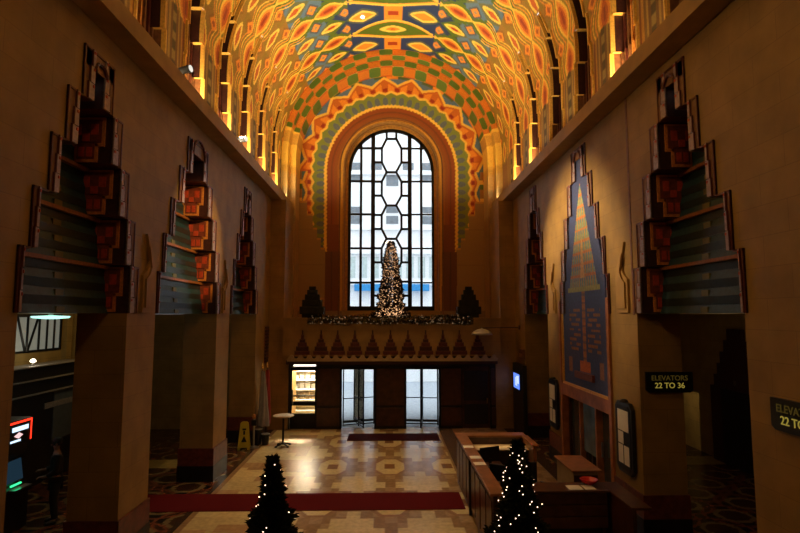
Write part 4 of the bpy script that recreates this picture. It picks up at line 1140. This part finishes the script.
person = skin_obj('person', bv, be, br_, M['skin'])
person.location = (-7.30, 11.95, 0); person.rotation_euler = (0, 0, PI+.55)
props(person, 'person in dark clothes standing at the machine behind the left pier', 'person')
for s in (1, -1):      # fingers and a thumb on each hand
    hx, hy, hz = (.27, .18, 1.03) if s > 0 else (.29, -.17, 1.10)
    v = []; e = []; r = []
    for k in range(4):
        b0 = len(v); o_ = (k-1.5)*.018
        v += [(hx-.01, hy+o_, hz), (hx+.045, hy+o_*1.1, hz-.005), (hx+.075+.006*(1-abs(k-1.3)), hy+o_*1.1, hz-.03)]; e += [(b0,b0+1),(b0+1,b0+2)]; r += [.010,.009,.008]
    b0 = len(v); v += [(hx-.03, hy-s*.02, hz), (hx+.0, hy-s*.055, hz-.01), (hx+.03, hy-s*.06, hz-.02)]; e += [(b0,b0+1),(b0+1,b0+2)]; r += [.012,.010,.009]
    md = MB()
    for i, (a, b_) in enumerate(e): md.tube(v[a], v[b_], r[a], r[b_], 8)
    md.build('fingers', M['skin'], person, smooth=True)
skin_obj('jacket', [(0,0,.90),(0,0,1.12),(0,0,1.33),(0,0,1.42),(0,.19,1.40),(0,.245,1.13),(.18,.205,1.03),(0,-.19,1.40),(.02,-.255,1.13),(.20,-.195,1.08)],
   [(0,1),(1,2),(2,3),(3,4),(4,5),(5,6),(3,7),(7,8),(8,9)], [(.14,.18),(.13,.17),(.14,.19),(.11,.14),.075,.062,.048,.075,.062,.048], M['cloth'], person)
skin_obj('trousers', [(0,0,.92),(0,.10,.86),(.02,.11,.48),(-.02,.12,.10),(0,-.10,.86),(.03,-.11,.48),(-.01,-.12,.10)], [(0,1),(1,2),(2,3),(0,4),(4,5),(5,6)],
   [(.135,.17),.11,.08,.07,.11,.08,.07], M['cloth'], person)
for s in (1, -1):
    skin_obj('shoe', [(-.06,s*.12,.05),(.05,s*.125,.05),(.17,s*.13,.04)], [(0,1),(1,2)], [(.05,.05),(.05,.05),(.045,.035)], M['black'], person)
hm = MB(); 
for i in range(1): hm.lathe((.0,0,1.645), [(.088,-.03),(.100,.03),(.098,.07),(.078,.11),(.04,.135),(.001,.14)], 20)
h = hm.build('hair', M['hair'], person, smooth=True); h.scale = (1,.9,1)
MB().lathe((0,0,0),[(.012,0),(.014,.012),(.006,.03),(.001,.034)],8,axis='X').build('nose', M['skin'], person, loc=(.098,0,1.63))
for s in (1,-1):
    MB().lathe((0,0,0),[(.001,-.01),(.010,0),(.001,.008)],8,axis='X').build('eye', M['black'], person, loc=(.100,s*.032,1.655))
    MB().lathe((0,0,0),[(.02,-.006),(.025,0),(.015,.008)],8,axis='Y').build('ear', M['skin'], person, loc=(.02,s*.085,1.64))
MB().box(0,.006,-.025,.025,-.004,.004).build('mouth', M['maroon'], person, loc=(.098,0,1.59))

# bank counter with steel edges
o = thing('display_counter', 'tall dark display unit with bright metal edges below the aisle window', 'cabinet', (-9.6, 14.9, 0))
MB().box(-.28, .25, -1.6, 1.5, 0, 3.05).build('body', M['black'], o)
for z in (3.05, 2.70, 2.34): MB().box(-.28, .34, -1.6, 1.5, z, z+.03).build('metal_edge', M['greytile'], o)
MB().box(.25,.27,.2,1.4,1.0,2.3).build('glass_front', mat('blue_grey_panel', (.10,.13,.16), .3), o)  # blue-grey colour stands in for a reflection in the glass
MB().box(.25,.28,-.2,1.3,1.9,2.05).build('pale_ledge', M['greytile'], o)
o = thing('counter_lamp', 'tiny bright lamp on top of the dark display unit', 'lamp', (-9.45, 14.3, 3.085))
MB().lathe((0,0,0), [(.05,0),(.05,.02),(.015,.03),(.015,.07)], 12).build('base', M['steel'], o); MB().lathe((0,0,.07), [(.02,0),(.075,.04),(.05,.09),(.01,.11)], 12).build('bulb', emat('lamp_bulb', (1,.85,.6), 5), o)
# window with slanted bars
wn = struct(MB().box(-10.0, -9.94, 14.05, 16.3, 3.38, 3.44).box(-10.0, -9.94, 14.05, 14.12, 3.38, 4.42).box(-10.0, -9.94, 16.23, 16.3, 3.38, 4.42).box(-10.0, -9.94, 14.05, 16.3, 4.34, 4.42), 'window_2', M['blackmetal'])
MB().box(-9.985, -9.975, 14.12, 16.23, 3.44, 4.34).build('window_pane', mat('lit_pane', (.3,.32,.3), .5, emit=(.62,.72,.66), es=.14), wn)
mb = MB()
for (ya_, yb_) in ((14.35,14.72),(14.78,14.78),(15.22,14.82),(15.27,15.27),(15.62,15.62),(15.95,15.95)):
    mb.tube((-9.955, ya_, 4.38), (-9.955, yb_, 3.42), .03, n=6)
mb.build('window_bars', M['blackmetal'], wn)
o = thing('ceiling_lamp', 'wide pale green ceiling lamp glowing in front of the aisle window', 'lamp', (-7.7, 12.1, 4.43))
MB().lathe((0,0,-.10), [(.1,-.02),(.34,.0),(.38,.03),(.36,.045),(.08,.06)], 24).build('shade', emat('greenish_lamp', (.45,.95,.80), 1.6), o, smooth=True)
MB().tube((0,0,-.05),(0,0,0),.05).build('mount', M['steel'], o)
# tan pilasters in the aisle
for y in (16.55, 17.0, 17.45): struct(MB().box(-10.0,-9.86,y-.13,y+.13,0,4.43), 'trim_4', M['stone_aisle'])

# cornice spotlights
def spotlamp(side, y, tgt, lab):
    o = thing('spotlight', lab, 'spotlight', (side*(W-.34), y, CT+.005))
    MB().box(-.05,.05,-.05,.05,0,.03).tube((0,0,.03),(0,0,.16),.014).build('bracket', M['black'], o)
    d = Vector((.35*-side*0+.0, 1, .1)).normalized(); d = Vector(tgt).normalized()
    c0 = Vector((0,0,.20)); hd = MB(); hd.tube(c0-d*.16, c0-d*.06, .05, .075, 16).tube(c0-d*.06, c0+d*.16, .075, .085, 16); hd.build('housing', M['cloth'], o)
    MB().tube(c0+d*.161, c0+d*.168, .072, .072, 16).build('lens', emat('spot_lens', (1,.92,.8), .9), o)
    return o
spotlamp(-1, 10.95, (.93,-.25,.10), 'black spotlight on the left cornice nearest to the camera')
spotlamp(-1, 15.4, (.93,-.3,-.05), 'black spotlight on the left cornice at the second lit niche')
# recessed lamps in the crown of the vault
for k, (ang, y, lab) in enumerate(((75.5, 20.1, 'tiny bright recessed lamp in the vault left of its crown'),)):
    a = math.radians(ang); x = -W*math.cos(a)*.995; z = ZC+W*math.sin(a)*.995
    o = MB().lathe((0,0,-.03), [(.06,0),(.07,.02),(.07,.05)], 16).build('recessed_lamp', emat('recessed_glow%d'%k, (1,.9,.7), 8 if k == 0 else 1.2), loc=(x, y, z)); props(o, lab, 'lamp')

# ------------------------------------------------------------------ lights
def light(kind, name, loc, e, col, size=.1, size_y=None, rot=(0,0,0), spot=None, blend=.5, target=None, spread=None):
    l = bpy.data.lights.new(name, kind); l.energy = e; l.color = col
    if kind == 'AREA':
        l.size = size
        if size_y: l.shape = 'RECTANGLE'; l.size_y = size_y
        if spread: l.spread = spread
    else: l.shadow_soft_size = size
    if kind == 'SPOT': l.spot_size = spot; l.spot_blend = blend
    o = bpy.data.objects.new(name, l); COL.objects.link(o); o.location = loc; o.rotation_euler = rot
    if target is not None: o.rotation_euler = (Vector(target)-Vector(loc)).to_track_quat('-Z', 'Y').to_euler()
    return o
WARM = (1, .60, .22)
for side, N in ((-1, NL), (1, NR)):
    for yc, lit in N:
        if lit: light('AREA', 'niche_lamp', (side*(W+.08), yc, CT+.02), 85, (1,.76,.42), .2, .95, rot=(PI, 0, 0))
for side in (-1, 1):
    light('AREA', 'cove_lamp', (side*(W-.25), 18.3, CT+.05), 225 if side < 0 else 205, (1,.82,.50), .16, 9.5, rot=(PI, side*-.6, 0), spread=2.2)
    light('AREA', 'cove_lamp_near', (side*(W-.25), 11.0, CT+.05), 22, (1,.7,.35), .16, 5, rot=(PI, side*-.6, 0))
light('SPOT', 'spot_on_panel', (-W+.2, 15.4, CT+.35), 19000, (1,.70,.34), .05, spot=.70, blend=1, target=(W, 14.3, 5.3))
light('SPOT', 'spot_on_arch', (W-.3, 6.5, CT+.3), 6500, (1,.62,.25), .05, spot=.26, blend=.5, target=(-W-.6, 13.6, 6.2))
light('SPOT', 'vault_downlight', (-1.05, 20.0, 15.5), 1450, (1,.70,.38), .08, spot=.95, blend=.9, target=(-1.2, 17.0, 0))
light('SPOT', 'vault_downlight', (1.0, 13.5, 15.5), 1450, (1,.68,.36), .08, spot=.85, blend=.9, target=(-1.2, 13.0, 0))
light('SPOT', 'wall_fill', (-W+.3, 8.0, CT+.3), 420, (1,.62,.25), .1, spot=1.5, blend=1, target=(W, 9.0, 5.0))  # this pair is added fill to brighten the side walls
light('SPOT', 'wall_fill', (W-.3, 9.0, CT+.3), 90, (1,.62,.25), .1, spot=1.5, blend=1, target=(-W, 11.0, 5.0))
light('AREA', 'shop_ceiling_lamp', (cxs, 22.6, 2.62), 190, (1,.88,.62), .8, .8)
light('AREA', 'door_spill_fill', (cxs, 21.8, 2.2), 75, (1,.92,.7), .5, .15, target=(cxs, 20.0, 0), spread=.5)  # added light that throws the spill patch onto the hall floor
light('POINT', 'rear_fill', (0, -1.8, 11.5), 190, (1,.72,.36), .4)  # unseen fill added behind the camera for the faces turned to it
light('POINT', 'counter_glow', (-9.3, 14.3, 3.45), 5, (1,.85,.6), .06)
light('POINT', 'lamp_over_machine', (-7.7, 11.9, 4.15), 6, (.6,1,.85), .15)
light('POINT', 'aisle_lamp', (-8.3, 15.6, 4.1), 18, (1,.65,.25), .1)
light('POINT', 'aisle_lamp', (7.6, 12.3, 3.2), 14, (1,.6,.25), .1)
light('SPOT', 'balcony_fill', (0, 13, 14.9), 700, (1,.62,.28), .1, spot=.55, blend=1, target=(0, 20.9, 3.4))  # fill added to brighten the balcony parapet
light('AREA', 'shelf_lamp', (2.65, 13.9, 1.2), 1.2, (1,.75,.4), 1.1, .06)
w_ = bpy.data.worlds.new('sky'); sc.world = w_; w_.use_nodes = True
bg = w_.node_tree.nodes['Background']; bg.inputs[0].default_value = (.86, .94, 1, 1); bg.inputs[1].default_value = 2.9

# ------------------------------------------------------------------ camera
cam = bpy.data.cameras.new('camera'); co = bpy.data.objects.new('camera', cam); COL.objects.link(co)
cam.sensor_width = 36; cam.lens = 533/800*36; cam.clip_end = 200
yaw = math.radians(1.391); pitch = math.radians(5.199)
co.location = (-.22, 0, 4.4); co.rotation_euler = (PI/2+pitch, 0, -yaw)
sc.camera = co
sc.view_settings.view_transform = 'Standard'; sc.view_settings.look = 'None'
sc.view_settings.exposure = 0; sc.view_settings.gamma = 1; sc.view_settings.use_curve_mapping = False
